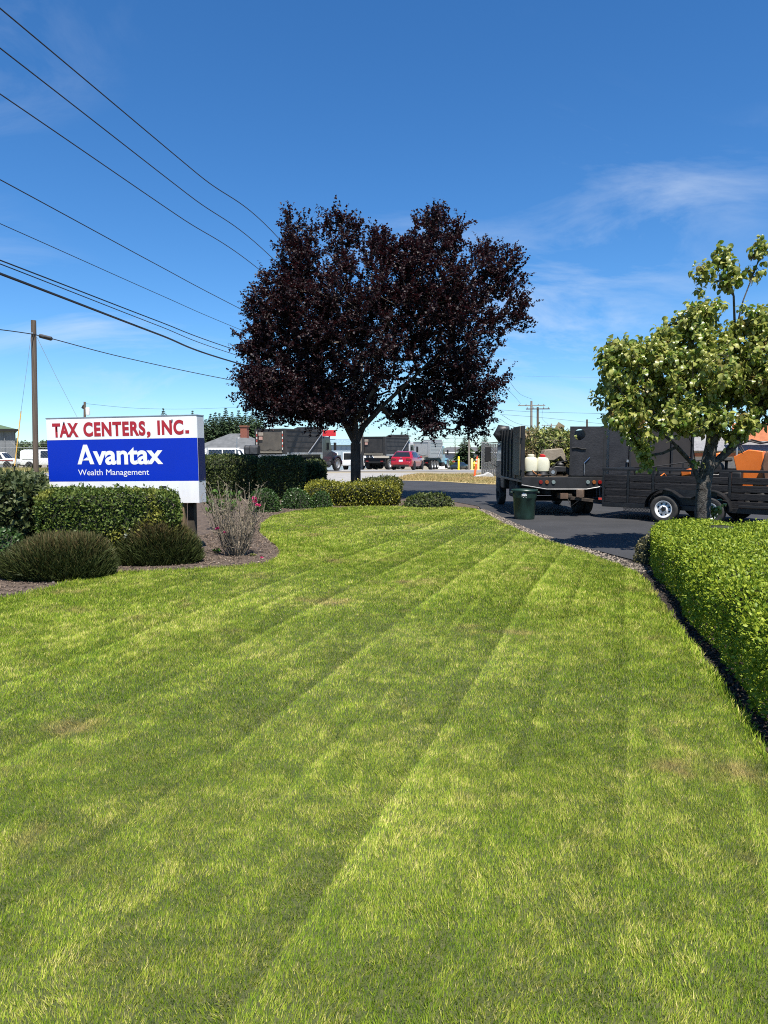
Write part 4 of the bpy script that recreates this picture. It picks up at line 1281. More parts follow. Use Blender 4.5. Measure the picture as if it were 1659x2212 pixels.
# ---- load of brush
br = thing('brush_pile', 'heap of cut green and brown brush in the truck bed', 'brush', (4.60, 18.75 + 1.75, DK))
V, F = mound(.92, 1.0, 1.16, lump=.20, seed=40, flat=.42)
put('branches', np_mesh('branches', V * .9, F, smooth=True), pmat('brush_core', (.035, .040, .016), .95, var=.4), br)
P, Nn = tri_sample(V, F, 5200)
put('foliage', leafy(P, Nn, .075, 1.0, .5, T_LEAF, 'foliage', jit=.05), leafmat('brush_leaves', (.05, .095, .02), (.34, .36, .09), .3, .5, .4, patch=((.24, .18, .10), 2.4, .50, .64)), br)
tw = MB()
for i in range(150):
    k = random.randrange(len(P))
    p = Vector(P[k]); d = Vector((random.gauss(0, 1), random.gauss(0, .6), random.gauss(.2, .5))).normalized()
    L = random.uniform(.15, .45)
    tw.tube([p - d * L * .5, p + Vector((0, 0, .04)), p + d * L * .5 + Vector((0, 0, -.03))], [.005, .006, .003], 3)
tw.obj('twigs', pmat('brush_twigs', (.12, .085, .055), .85, col2=(.30, .24, .16)), br, kind='stuff')
wb = thing('wooden_board', 'short pale board sticking up from the brush load', 'board', (5.02, 18.75 + 2.6, DK))
MB().box((0, 0, 1.12), (.22, .05, .75), Matrix.Rotation(R(32), 3, 'Y')).obj('board', pmat('old_board', (.16, .12, .06), .8, col2=(.26, .21, .12)), wb)

# ---- two backpack sprayers and a push mower standing on the deck edge
M_TANK = pmat('milky_plastic', (.62, .60, .46), .4, var=.06, scale=4)
def sprayer(x, y, lid_mat, label, rz=0):
    t = thing('backpack_sprayer', label, 'sprayer', (x, y, DK), rz, 'backpack sprayers on the truck deck')
    mb = MB()
    prof = [(.13, .10), (.165, .12), (.175, .20), (.172, .40), (.15, .47), (.07, .50)]
    mb.lathe(prof, 16)
    o = mb.obj('tank', M_TANK, t, bevel=.01)
    for v in o.data.vertices:
        v.co.x *= 1.0; v.co.y *= .72
    MB().lathe([(.085, .495), (.092, .50), (.092, .545), (.07, .56)], 16).obj('lid', lid_mat, t)
    MB().lathe([(.14, 0), (.15, .02), (.12, .10)], 12).obj('base', M_BLKM, t)
    MB().tube([(.14, -.05, .12), (.2, -.12, .06), (.1, -.2, .03), (-.1, -.22, .02)], .012, 6).obj('hose', M_DARK, t)
    return t
sprayer(TR.location.x - .82, 18.93, M_TANK, 'white backpack sprayer partly hidden by the open door')
sprayer(TR.location.x - .50, 18.93, pmat('red_lid', (.50, .02, .02), .4, var=.05), 'white backpack sprayer with red lid beside the mower')
ho = thing('orange_hose', 'short brown orange hose dangling on the deck edge', 'hose', (TR.location.x - .78, 18.80, DK))
MB().tube([(-.06, .05, .25), (0, .01, .12), (.10, -.03, .03), (.25, -.035, .02), (.32, -.03, .02)], .012, 6).obj('hose', pmat('hose_rubber', (.32, .13, .04), .6), ho)
mw = thing('lawn_mower', 'black push mower with grass bag on the truck deck', 'mower', (TR.location.x - .08, 19.05, DK), R(6))
MB().prism([(-.30, .10), (-.30, .20), (-.12, .26), (.18, .24), (.30, .16), (.30, .10)], -.20, .20, 'y').obj('deck', M_BLKM, mw, bevel=.02)
MB().lathe([(.13, .24), (.14, .30), (.10, .36), (.04, .38)], 14, (.06, 0, 0)).obj('engine', M_BLKM, mw)
for x in (-.22, .26):
    for y in (-.23, .23):
        w_ = MB().lathe([(.05, -.025), (.10, -.028), (.105, 0), (.10, .028), (.05, .025)], 18, (x, y, .105), 'y').obj('wheel', M_TYRE, mw)
        MB().lathe([(.02, -.03), (.05, -.031), (.05, .031), (.02, .03)], 14, (x, y, .105), 'y').obj('rim', M_STEEL, w_)
bag = [(-.46, .42), (-.36, .66), (.08, .70), (.18, .40), (.06, .44), (-.10, .38)]
MB().prism([(-.50, .40), (-.40, .68), (.06, .72), (.22, .36), (.12, .36), (.0, .50), (-.16, .40)], -.16, .16, 'y').obj('grass_bag', pmat('tan_bag', (.17, .14, .10), .8, col2=(.24, .20, .15), bump=.3), mw, bevel=.02)
MB().tube([(-.25, -.2, .2), (-.1, -.22, .36), (.30, -.22, .42)], .012, 6).obj('handle', M_BLKM, mw)
MB().tube([(-.25, .2, .2), (-.1, .22, .36), (.30, .22, .42)], .012, 6).obj('handle', M_BLKM, mw)

# ================================================================== utility trailer
TD = Vector((.75, -.66, 0)).normalized()
TL = thing('utility_trailer', 'black plank sided tandem axle utility trailer parked behind the truck', 'trailer', (5.55, 18.3, 0), math.atan2(TD.y, TD.x))
# local: x along the side towards the rear (right in view), y away from us, z up
LEN, WID, ZB, ZP, ZR = 5.4, 1.95, .42, 1.135, 1.25
posts = [0.02, .66, 1.28, 3.02, 3.98, 4.7, 5.36]
for y0, nm in ((0.0, 'near'), (WID, 'far')):
    MB().bb(0, LEN, y0 - .03, y0 + .03, ZR - .025, ZR + .03).obj('top_rail', M_BLKM, TL, bevel=.006)
    MB().bb(0, LEN, y0 - .04, y0 + .04, ZB - .11, ZB).obj('bottom_rail', M_BLACK, TL, bevel=.006)
    for p in posts:
        MB().bb(p - .028, p + .028, y0 - .028, y0 + .028, ZB, ZR - .026).obj('post', M_BLACK, TL, bevel=.004)
    hgt = (ZP - ZB) / 4
    for a, b in zip(posts, posts[1:]):
        for i in range(4):
            z0 = ZB + i * hgt + .006
            dy = random.uniform(-.004, .004)
            MB().bb(a + .031, b - .031, y0 - .020 + dy, y0 + .010 + dy, z0, z0 + hgt - .030).obj('plank', M_BLKW, TL, bevel=.010)
for z in range(4):
    hgt = (ZP - ZB) / 4
    MB().bb(-.014, .012, .03, WID - .03, ZB + z * hgt + .006, ZB + (z + 1) * hgt - .01).obj('front_plank', M_BLKW, TL)
MB().bb(.02, LEN, .03, WID - .03, ZB - .05, ZB - .005).obj('floor', M_BLKW, TL)
MB().bb(-.03, .03, 0, WID, ZR - .025, ZR + .03).obj('front_rail', M_BLKM, TL)
# tongue to the truck's hitch
inv = TL.rotation_euler.to_matrix().inverted()
hit = inv @ (Vector((4.72, 18.82, .52)) - Vector((5.55, 18.3, 0)))
M_TONG = pmat('rusty_tongue', (.030, .024, .020), .7, col2=(.085, .062, .045), scale=8)
for y in (.35, WID - .5):
    MB().tube([(.35, y, .34), (-.2, y * .8 + .1, .40), (hit.x + .12, hit.y, .50)], .05, 4).obj('tongue_beam', M_TONG, TL)
MB().box((hit.x + .05, hit.y, .55), (.26, .14, .10)).obj('coupler', M_TONG, TL, bevel=.01)
MB().box((hit.x + .42, hit.y + .02, .62), (.16, .18, .20), R(10)).obj('coupler_box', pmat('rust_box', (.09, .055, .035), .8, col2=(.16, .11, .075)), TL, bevel=.01)
MB().tube([(hit.x + .1, hit.y - .05, .5), (hit.x + .22, hit.y - .08, .28), (hit.x + .42, hit.y - .03, .45)], .012, 6).obj('safety_chain', M_DARK, TL)
MB().box((-.05, -.02, .50), (.10, .012, .05)).obj('marker_light', pmat('red_reflector', (.60, .06, .04), .4), TL)
lat = MB()
for i in range(18):
    x = .55 + i * .036
    lat.tube([(x, .0, ZB - .20), (x + .036, .0, ZB - .115)], .005, 4)
    lat.tube([(x + .036, .0, ZB - .20), (x, .0, ZB - .115)], .005, 4)
lat.tube([(.5, 0, ZB - .205), (1.25, 0, ZB - .205)], .008, 4)
lat.obj('mesh_step', M_BLKM, TL, kind='stuff')
M_RIMW = pmat('white_rim', (.72, .72, .70), .35, var=.06, scale=12)
WX = (1.63, 2.66)
for wx in WX:
    for y in (-.16, WID + .16):
        # wheel helper has the axle along x: build, then turn
        w_ = wheel(TL, 0, 0, .335, .21, M_RIMW, -1, holes=8, rimr=.60, n=36)
        w_.rotation_euler = (0, 0, PI / 2 if y < 0 else -PI / 2)
        w_.location = (wx, y, 0)
def fender(y0, y1):
    mb = MB()
    pr = []
    for k in range(9):
        a = PI - k * PI / 2 / 8
        pr.append((WX[0] + .45 * math.cos(a), .36 + .44 * math.sin(a)))
    mid = (WX[0] + WX[1]) / 2
    pr += [(WX[0] + .18, .76), (mid - .12, .62), (mid + .12, .62), (WX[1] - .18, .76)]
    for k in range(9):
        a = PI / 2 - k * PI / 2 / 8
        pr.append((WX[1] + .45 * math.cos(a), .36 + .44 * math.sin(a)))
    top = [(x, z + .018) for x, z in pr]
    for (a, b, c, d) in zip(pr, pr[1:], top[1:], top):
        vs = [(p[0], y, p[1]) for y in (y0, y1) for p in (a, b, c, d)]
        mb.add(vs, [(0, 1, 2, 3), (7, 6, 5, 4), (0, 4, 5, 1), (1, 5, 6, 2), (2, 6, 7, 3), (3, 7, 4, 0)])
    return mb
fender(-.29, -.042).obj('fender', M_BLACK, TL, smooth=50)
fender(WID + .042, WID + .29).obj('fender', M_BLACK, TL, smooth=50)
MB().bb(WX[0] - .1, WX[1] + .1, -.045, -.02, .45, .80).obj('fender_plate', M_BLACK, TL)
for wx in WX:
    MB().cyl((wx, -.1, .335), (wx, WID + .1, .335), .04, n=8).obj('axle', M_DARK, TL)
MB().bb(3.25, 5.4, -.14, -.05, .46, .50).obj('running_board', M_BLKM, TL)
# ---- what rides in the trailer
def tl(x, y, z=0):
    v = TL.matrix_basis @ Vector((x, y, z))
    return v
def ride_mower():
    p = tl(3.05, .95)
    t = thing('riding_mower', 'orange stand on mower with black engine in the trailer', 'mower', (p.x, p.y, ZB), TL.rotation_euler.z)
    MB().prism([(-.05, .45), (-.22, 1.15), (.10, 1.32), (.42, 1.28), (.46, .45)], -.12, .12, 'y').obj('tower', M_ORANGE, t, bevel=.015)
    MB().bb(-.5, .45, -.35, .35, .30, .48).obj('chassis', M_BLKM, t, bevel=.02)
    MB().bb(-.48, .02, -.30, .30, .48, .80).obj('engine_cover', M_BLKM, t, bevel=.03)
    MB().lathe([(.05, -.20), (.14, -.19), (.15, -.05), (.15, .12), (.10, .18)], 16, (-.62, 0, .88), 'y').obj('engine', M_DARK, t)
    MB().lathe([(.10, .02), (.14, .05), (.11, .10), (.05, .11)], 14, (-.40, 0, 1.02)).obj('air_filter', M_DARK, t)
    MB().cyl((-.40, 0, .75), (-.40, 0, 1.05), .035, n=8).obj('filter_stem', M_DARK, t)
    MB().tube([(.0, .1, 1.2), (-.15, .12, 1.45), (.1, .14, 1.55), (.35, .12, 1.48)], .02, 6).obj('handlebar', M_BLKM, t)
    MB().tube([(.0, -.1, 1.2), (-.12, -.12, 1.42), (.12, -.14, 1.52), (.35, -.12, 1.46), (.55, -.12, 1.5)], .02, 6).obj('handlebar', M_BLKM, t)
    for x in (-.4, .35):
        for y in (-.42, .42):
            w_ = wheel(t, 0, 0, .22, .16, M_BLKM, 1)
            w_.rotation_euler = (0, 0, PI / 2); w_.location = (x, y, 0)
    return t
ride_mower()
p = tl(3.80, .80)
st = thing('mower_seat', 'worn brown mower seat standing in the trailer', 'seat', (p.x, p.y, ZB), TL.rotation_euler.z)
MB().prism([(-.20, .42), (-.30, .95), (-.22, 1.28), (.0, 1.34), (.40, 1.30), (.45, .50)], -.28, .28, 'y').obj('backrest', pmat('brown_vinyl', (.16, .075, .040), .5, col2=(.23, .12, .07)), st, bevel=.06, seg=3)
MB().bb(-.1, .35, -.25, .25, 0, .5).obj('frame', M_BLKM, st)
def trimmer(x, y, rz, label, h):
    p = tl(x, y)
    t = thing('string_trimmer', label, 'trimmer', (p.x, p.y, ZB), TL.rotation_euler.z + rz, 'garden tools in the trailer')
    MB().tube([(-.75, 0, h - .22), (.75, 0, h + .02)], .014, 6).obj('shaft', M_BLKM, t)
    MB().box((.72, 0, h + .05), (.26, .16, .16), Matrix.Rotation(R(-12), 3, 'Y')).obj('motor', M_ORANGE, t, bevel=.03)
    MB().box((.90, 0, h + .02), (.14, .14, .12)).obj('motor_cover', M_BLKM, t, bevel=.02)
    MB().tube([(.1, -.12, h - .05), (.12, 0, h + .02), (.1, .12, h - .05)], .012, 6).obj('handle', M_ORANGE, t)
    MB().bb(-.05, .0, -.03, .03, 0, h - .11).obj('stand', M_BLKM, t)
    return t
trimmer(1.2, .6, R(-10), 'orange string trimmer lying near the front of the trailer', .72)
trimmer(1.55, 1.3, R(15), 'orange string trimmer raised behind the dogwood trunk', 1.10)
# another dark boxed trailer standing beyond
bx = thing('enclosed_dump_trailer', 'tall dark boxed trailer standing beyond the utility trailer', 'trailer', (7.65, 22.6, 0), R(-4))
MB().bb(-.62, -.02, 0, 3.2, .70, 2.52).obj('door_panel', M_PLY, bx, bevel=.01)
MB().bb(.04, 1.95, .04, 3.2, .70, 2.46).obj('body', pmat('brown_black_panel', (.012, .009, .008), .6, col2=(.024, .019, .016), scale=2), bx, bevel=.01)
for x in (.03, .66, 1.3, 1.92):
    MB().bb(x - .03, x + .03, -.02, .038, .70, 2.50).obj('stake', M_BLKM, bx)
MB().box((-.06, -.04, 1.40), (.06, .05, .08)).obj('padlock', M_STEEL, bx)
MB().bb(-.62, 1.95, -.02, 3.2, .58, .695).obj('frame', M_DARK, bx)
for x in (-.5, 1.8):
    for y in (1.0, 2.0):
        wheel(bx, x, y, .36, .2, M_DARK, -1 if x < 0 else 1)

# ================================================================== trash can
tc_ = thing('trash_can', 'dark green round plastic trash can standing on the driveway behind the truck', 'trash can', (XofS(1134, 18.0), 18.0, .016))
M_CAN = pmat('green_plastic', (.008, .024, .017), .42, var=.25, scale=6)
mb = MB()
n = 48
prof = [(.245, 0, 0), (.25, .03, 0), (.262, .10, 1), (.285, .50, 1), (.29, .525, 0), (.292, .55, 0), (.302, .69, 0), (.302, .70, 0)]
vs = []
for r, z, rib in prof:
    for i in range(n):
        a = 2 * PI * i / n
        rr_ = r - (.014 * rib if (i // 4) % 2 else 0)
        vs.append((rr_ * math.cos(a), rr_ * math.sin(a), z))
fs = [(j * n + i, j * n + (i + 1) % n, (j + 1) * n + (i + 1) % n, (j + 1) * n + i) for j in range(len(prof) - 1) for i in range(n)] + [tuple(range(n - 1, -1, -1))]
mb.add(vs, fs)
mb.obj('body', M_CAN, tc_, smooth=40)
MB().lathe([(.296, .695), (.325, .70), (.328, .725), (.318, .742), (.296, .742), (.285, .70)], 40).obj('rim', pmat('green_rim', (.014, .038, .027), .4, var=.15), tc_)
MB().lathe([(.001, .06), (.24, .06), (.24, .10), (.001, .10)], 24).obj('bottom', M_DARK, tc_)
for s in (-1, 1):
    MB().bb(s * .29, s * .365, -.07, .07, .64, .685).obj('handle', M_CAN, tc_, bevel=.012)
stk = MB()
rr = random.Random(3)
for i in range(46):
    a = -PI / 2 + R(-14) + rr.gauss(0, .09); z = .62 + rr.gauss(0, .028)
    r0 = .3005
    w_ = rr.uniform(.006, .018)
    stk.quad(*[(r0 * math.cos(a + du / r0), r0 * math.sin(a + du / r0), z + dz) for du, dz in ((-w_, -.005), (w_, -.006), (w_ * .8, .007), (-w_, .006))])
stk.obj('worn_sticker', pmat('sticker', (.62, .62, .60), .6), tc_, kind='stuff')

# ================================================================== road traffic
def loft_car(name, label, cat, st, paint, loc, rz, wb, wr, side_glass, end_glass, trim=True, group=None, lights_rear=None, plate=True, rimm=None, ww=.22):
    """st: stations from rear to front, each (y, z_bottom, z_belt, z_roof, half_low, half_belt, half_roof)"""
    t = thing(name, label, cat, loc, rz, group)
    mb = MB()
    rings = []
    for (y, zb, zm, zr, hl, hm, hr) in st:
        rings.append([(-hl * .94, y, zb), (-hl, y, zb + (zm - zb) * .35), (-hm, y, zm), (-hr, y, zr - .03 * (zr - zm > .1)), (-hr * .86, y, zr), (hr * .86, y, zr), (hr, y, zr - .03 * (zr - zm > .1)), (hm, y, zm), (hl, y, zb + (zm - zb) * .35), (hl * .94, y, zb)])
    k = len(rings[0])
    vs = [p for r in rings for p in r]
    fs = [(i * k + j, i * k + (j + 1) % k, (i + 1) * k + (j + 1) % k, (i + 1) * k + j) for i in range(len(rings) - 1) for j in range(k)]
    fs += [tuple(range(k)), tuple(range((len(rings) - 1) * k, len(rings) * k))]
    mb.add(vs, fs)
    body = mb.obj('body', paint, t, bevel=.03, seg=2, smooth=50)
    def interp(y, idx):
        for a, b in zip(st, st[1:]):
            if a[0] <= y <= b[0]:
                f = (y - a[0]) / (b[0] - a[0])
                return a[idx] + (b[idx] - a[idx]) * f
        return st[-1][idx]
    def sp(y, tt, s, off=.010):
        zm, zr, hm, hr = interp(y, 2), interp(y, 3), interp(y, 5), interp(y, 6)
        return (s * (hm + (hr - hm) * tt + off), y, zm + (zr - zm) * tt)
    for (ya, yb, yc, yd) in side_glass:      # bottom rear, bottom front, top front, top rear
        for s in (-1, 1):
            g = MB(); q = [sp(ya, .06, s), sp(yb, .06, s), sp(yc, .86, s), sp(yd, .86, s)]
            g.add(q + [(p[0] - s * .02, p[1], p[2]) for p in q], [(0, 1, 2, 3), (7, 6, 5, 4), (0, 4, 5, 1), (1, 5, 6, 2), (2, 6, 7, 3), (3, 7, 4, 0)])
            g.obj('side_window', M_GLASS, body, smooth=0)
    for (i, j, sgn) in end_glass:            # glass between station i (belt edge) and j (roof edge)
        a, b = st[i], st[j]
        pa = [(-a[5] * .84, a[0], a[3]), (a[5] * .84, a[0], a[3])]
        pb = [(-b[6] * .86, b[0], b[3]), (b[6] * .86, b[0], b[3])]
        def mixp(p, q, f):
            return tuple(p[m] + (q[m] - p[m]) * f for m in range(3))
        q = [mixp(pa[0], pb[0], .06), mixp(pa[1], pb[1], .06), mixp(pa[1], pb[1], .93), mixp(pa[0], pb[0], .93)]
        nrm = (Vector(q[1]) - Vector(q[0])).cross(Vector(q[3]) - Vector(q[0])).normalized() * .014
        if nrm.y * sgn < 0:
            nrm = -nrm
        g = MB(); g.add([tuple(Vector(p) + nrm) for p in q] + [tuple(Vector(p) - nrm) for p in q], [(0, 1, 2, 3), (7, 6, 5, 4), (0, 4, 5, 1), (1, 5, 6, 2), (2, 6, 7, 3), (3, 7, 4, 0)])
        g.obj('rear_window' if sgn < 0 else 'windscreen', M_GLASS, body, smooth=0)
    hw_ = max(s_[4] for s_ in st)
    for y in wb:
        for s in (-1, 1):
            wheel(t, s * (hw_ - ww / 2 + .01), y, wr, ww, rimm or M_ALU, s, n=20)
            MB().lathe([(wr * 1.12, -s * .0), (wr * 1.12, s * .012)], 20, (s * (hw_ - .004), y, wr * 1.0), 'x').obj('wheel_arch', M_DARK, t)
    MB().bb(-hw_ * .8, hw_ * .8, st[0][0] + .3, st[-1][0] - .3, st[0][1] - .06, st[0][1] + .1).obj('underbody', M_DARK, t)
    return t, body

# ---- red crossover, seen from behind
M_REDP = pmat('red_car_paint', (.30, .006, .014), .22, var=.05, coat=.8)
suv_st = [(-.02, .36, .60, .62, .86, .86, .80), (.05, .30, .98, 1.02, .92, .90, .82), (.16, .30, 1.04, 1.10, .94, .92, .80), (.62, .30, 1.04, 1.54, .95, .93, .66), (1.3, .28, 1.03, 1.60, .95, .93, .68), (2.3, .28, 1.01, 1.59, .95, .93, .68),
          (2.95, .28, 1.0, 1.45, .95, .93, .66), (3.55, .28, .99, 1.05, .95, .92, .78), (4.45, .30, .84, .88, .92, .86, .74), (4.78, .34, .62, .64, .80, .76, .6)]
sY = 61.3
suv, body = loft_car('red_crossover', 'red crossover car on the road seen from behind', 'car', suv_st, M_REDP, (XofS(866, sY), sY, zt(sY)), R(-17), (.95, 3.75), .37,
                     [(.75, 1.30, 1.30, .95), (1.38, 2.25, 2.25, 1.38), (2.33, 3.15, 2.75, 2.33)], [(2, 3, -1), (7, 6, 1)])
for s in (-1, 1):
    MB().box((s * .66, .03, .93), (.42, .10, .16)).obj('tail_light', M_RED, body, bevel=.03)
    MB().box((s * 1.02, 2.95, 1.08), (.2, .12, .14)).obj('mirror', M_REDP, body, bevel=.04)
    MB().tube([(s * .60, .8, 1.60), (s * .62, 1.5, 1.65), (s * .60, 2.5, 1.62)], .02, 5).obj('roof_rail', M_ALU, body)
MB().box((0, -.035, .80), (.34, .02, .16)).obj('licence_plate', pmat('plate', (.62, .66, .70), .5), body)
MB().tube([(.09 * math.cos(i * PI / 8), .02, 1.03 + .055 * math.sin(i * PI / 8)) for i in range(17)], .012, 5).obj('emblem', M_CHROME, body)
MB().box((0, -.03, .58), (1.60, .10, .26)).obj('bumper', M_REDP, body, bevel=.05, seg=3)
MB().box((0, -.0, .36), (1.35, .12, .14)).obj('bumper_skirt', M_DARK, body, bevel=.02)

# ---- dump trucks
def dump_truck(label, loc, rz, bed_paint, cab_paint, gate_paint, group, bright_arm=True, lift_axles=4, stripes=True):
    t = thing('dump_truck', label, 'dump truck', (loc[0], loc[1], loc[2]), rz, group)
    z0, z1 = 1.42, 3.12
    BL = 5.2
    MB().prism([(.10, z0), (.02, z1), (BL, z1), (BL, z0)], -1.22, -1.14, 'x').obj('bed_side', bed_paint, t)
    MB().prism([(.10, z0), (.02, z1), (BL, z1), (BL, z0)], 1.14, 1.22, 'x').obj('bed_side', bed_paint, t)
    MB().bb(-1.14, 1.14, .1, BL, z0 - .03, z0 + .05).obj('bed_floor', bed_paint, t)
    MB().bb(-1.14, 1.14, BL - .1, BL, z0, z1 + .25).obj('headboard', bed_paint, t)
    MB().bb(-1.28, 1.28, BL - .08, BL + .5, z1 + .12, z1 + .22).obj('cab_guard', bed_paint, t, bevel=.02)
    MB().prism([(-.02, z0 + .12), (-.07, z1 - .06), (.0, z1 - .06), (.05, z0 + .12)], -1.0, 1.0, 'x').obj('tailgate', gate_paint, t, bevel=.01)
    for s in (-1, 1):
        MB().prism([(-.10, z0 - .05), (-.16, z1 + .03), (.10, z1 + .03), (.16, z0 - .05)], s * 1.02, s * 1.26, 'x').obj('corner_post', bed_paint, t, bevel=.012)
        MB().bb(s * 1.12, s * 1.27, .1, BL + .05, z1 - .10, z1 + .03).obj('top_rail', bed_paint, t, bevel=.02)
        MB().bb(s * 1.10, s * 1.25, .12, BL, z0 - .10, z0 + .05).obj('lower_rail', M_ALU if bright_arm else bed_paint, t, bevel=.01)
        for i in range(3):
            MB().bb(s * 1.221, s * 1.245, .25, BL - .1, z0 + .42 + i * .42, z0 + .455 + i * .42).obj('side_rib', bed_paint, t)
        if stripes:
            for i in range(7):
                MB().box((s * 1.08, -.155 + i * .0, z0 + .32 + i * .19), (.07, .012, .15)).obj('reflector_stripe', (pmat('stripe_red', (.42, .05, .03), .5) if i % 2 else pmat('stripe_white', (.62, .60, .55), .5)), t)
        MB().tube([(s * 1.29, BL - .05, z1 - .15), (s * 1.32, BL - 2.3, z0 - .02)], .035, 6).obj('tarp_arm', M_STEEL if bright_arm else M_ALU, t)
    MB().bb(-1.02, 1.02, -.12, -.03, z1 - .06, z1 + .03).obj('tailgate_rail', bed_paint, t, bevel=.01)
    MB().bb(-1.02, 1.02, -.10, -.01, z0 + .02, z0 + .13).obj('tailgate_lip', pmat('scuffed_lip', (.20, .18, .14), .6), t)
    ch = MB(); ch.tube([(-.85 + i * .17, -.09, z0 + .26 - .10 * math.sin(PI * min(1, (i / 5)) if i <= 5 else PI * (i - 5) / 5) + (.05 if i == 5 else 0)) for i in range(11)], .022, 5); ch.obj('tailgate_chain', M_DARK, t)
    MB().cyl((-.2, .1, z1 - .02), (5.0, .1, z1 - .02), .001, n=3) 
    MB().tube([(-1.1, BL + .1, z1 + .2), (1.1, BL + .1, z1 + .2)], .12, 8).obj('tarp_roller', M_TARP, t)
    MB().bb(-.95, -.55, -.13, -.11, z1 - .45, z1 - .22).obj('warning_plate', pmat('warn_plate', (.30, .25, .20), .6), t)
    MB().bb(-.93, -.62, -.115, -.10, z1 - .75, z1 - .52).obj('warning_plate', pmat('warn_plate2', (.42, .25, .20), .6), t)
    # chassis and wheels
    MB().bb(-.45, .45, .2, 8.6, .72, 1.08).obj('chassis', M_DARK, t)
    MB().bb(-1.15, 1.15, .12, .20, .62, 1.12).obj('rear_panel', M_DARK, t)
    for s in (-1, 1):
        MB().box((s * .8, .10, .80), (.28, .05, .12)).obj('tail_light', M_RED, t)
        MB().bb(s * .72, s * 1.22, .42, .45, .30, 1.05).obj('mud_flap', M_DARK, t)
    ys = [1.0 + i * 1.12 for i in range(lift_axles)]
    for y in ys:
        MB().cyl((-1.0, y, .52), (1.0, y, .52), .09, n=8).obj('axle', M_DARK, t)
        for s in (-1, 1):
            wheel(t, s * 1.02, y, .52, .42, M_ALU, s, n=20, dish=.35)
    fy = BL + 2.55
    for s in (-1, 1):
        wheel(t, s * 1.05, fy, .52, .30, M_ALU, s, n=20)
    # cab and bonnet
    c0 = BL + .35
    cab = MB().prism([(c0, .75), (c0, 2.55), (c0 + .25, 2.72), (c0 + 1.15, 2.68), (c0 + 1.45, 1.75), (c0 + 1.45, .75)], -1.05, 1.05, 'x').obj('cab', cab_paint, t, bevel=.06, seg=3)
    MB().prism([(c0 + 1.45, .75), (c0 + 1.45, 1.72), (c0 + 2.5, 1.52), (c0 + 2.85, 1.40), (c0 + 2.9, .75)], -.75, .75, 'x').obj('bonnet', cab_paint, t, bevel=.08, seg=3)
    for s in (-1, 1):
        MB().prism([(c0 + .40, 1.72), (c0 + .40, 2.42), (c0 + 1.10, 2.42), (c0 + 1.36, 1.72)], s * 1.052, s * 1.062, 'x').obj('side_window', M_GLASS, cab)
        pr = [(fy + .68 * math.cos(PI - k * PI / 10), .52 + .68 * math.sin(PI - k * PI / 10)) for k in range(11)]
        pr2 = [(fy + .60 * math.cos(k * PI / 10), .52 + .60 * math.sin(k * PI / 10)) for k in range(11)]
        MB().prism(pr + pr2, s * .72, s * 1.2, 'x').obj('fender', cab_paint, t)
        MB().tube([(s * 1.0, c0 + 1.3, 2.2), (s * 1.38, c0 + 1.35, 2.2), (s * 1.38, c0 + 1.35, 1.6)], .02, 5).obj('mirror_arm', M_CHROME, cab)
        MB().bb(s * 1.28, s * 1.50, c0 + 1.30, c0 + 1.40, 1.65, 2.25).obj('mirror', M_BLKM, cab, bevel=.03)
        MB().cyl((s * 1.02, c0 - .15, 1.0), (s * 1.02, c0 - .15, 3.05), .09, n=10).obj('exhaust_stack', M_CHROME, t)
        MB().cyl((s * .85, c0 + .2, .55), (s * .85, c0 + 1.2, .55), .28, n=12).obj('fuel_tank', M_DGREY, t)
        MB().bb(s * .72, s * 1.12, c0 + 2.75, c0 + 2.86, 1.0, 1.25).obj('headlight', M_CLR, t)
    MB().prism([(c0 + 1.18, 2.50), (c0 + 1.44, 1.82), (c0 + 1.46, 1.82), (c0 + 1.20, 2.52)], -.9, .9, 'x').obj('windscreen', M_GLASS, cab)
    MB().bb(-1.15, 1.15, c0 + 2.9, c0 + 3.05, .42, .85).obj('front_bumper', M_CHROME, t, bevel=.04)
    return t
GD = 'dump trucks queued along the road'
M_SILV_BED = pmat('silver_bed', (.42, .42, .41), .35, var=.08, metal=.5)
M_BLUEC = pmat('light_blue_cab', (.16, .34, .42), .3, var=.05, coat=.5)
M_BLKCAB = pmat('black_cab', (.012, .013, .016), .3, var=.2, coat=.5)
y1 = 51.5
dump_truck('dusty dark dump truck behind the clipped hedges left of the plum trunk', (XofS(586, y1), y1, zt(y1)), R(-25), M_DGREY, M_BLKCAB, M_DUSTY, GD)
y2 = 69.0
dump_truck('dark grey dump truck on the road just behind the red car', (XofS(808, y2), y2, zt(y2)), R(-27), M_DGREY, pmat('grey_white_cab', (.50, .50, .49), .35, var=.06), M_DGREY, GD, lift_axles=3, stripes=False)
y3 = 81.0
dump_truck('silver bedded dump truck with light blue cab farthest up the road', (XofS(906, y3), y3, zt(y3)), R(-20), M_SILV_BED, M_BLUEC, M_SILV_BED, GD, lift_axles=3, stripes=False)

# ---- other vehicles
pick_st = [(0, .5, .98, 1.0, .92, .90, .88), (.08, .45, 1.05, 1.07, .95, .93, .90), (2.25, .45, 1.06, 1.08, .95, .93, .90), (2.32, .45, 1.06, 1.76, .95, .93, .74), (3.2, .45, 1.05, 1.80, .95, .93, .74), (3.75, .45, 1.05, 1.74, .95, .93, .72),
           (4.35, .45, 1.04, 1.10, .95, .92, .84), (5.35, .48, .96, .99, .93, .88, .8), (5.5, .5, .75, .77, .86, .84, .75)]
van_st = [(0, .45, 1.0, 1.05, .90, .90, .86), (.05, .42, 1.10, 1.90, .98, .97, .82), (.4, .40, 1.10, 2.02, .98, .97, .84), (3.4, .40, 1.10, 2.02, .98, .97, .84), (3.95, .40, 1.10, 1.92, .98, .96, .80), (4.55, .42, 1.08, 1.16, .97, .93, .84), (5.2, .48, .85, .88, .90, .85, .75)]
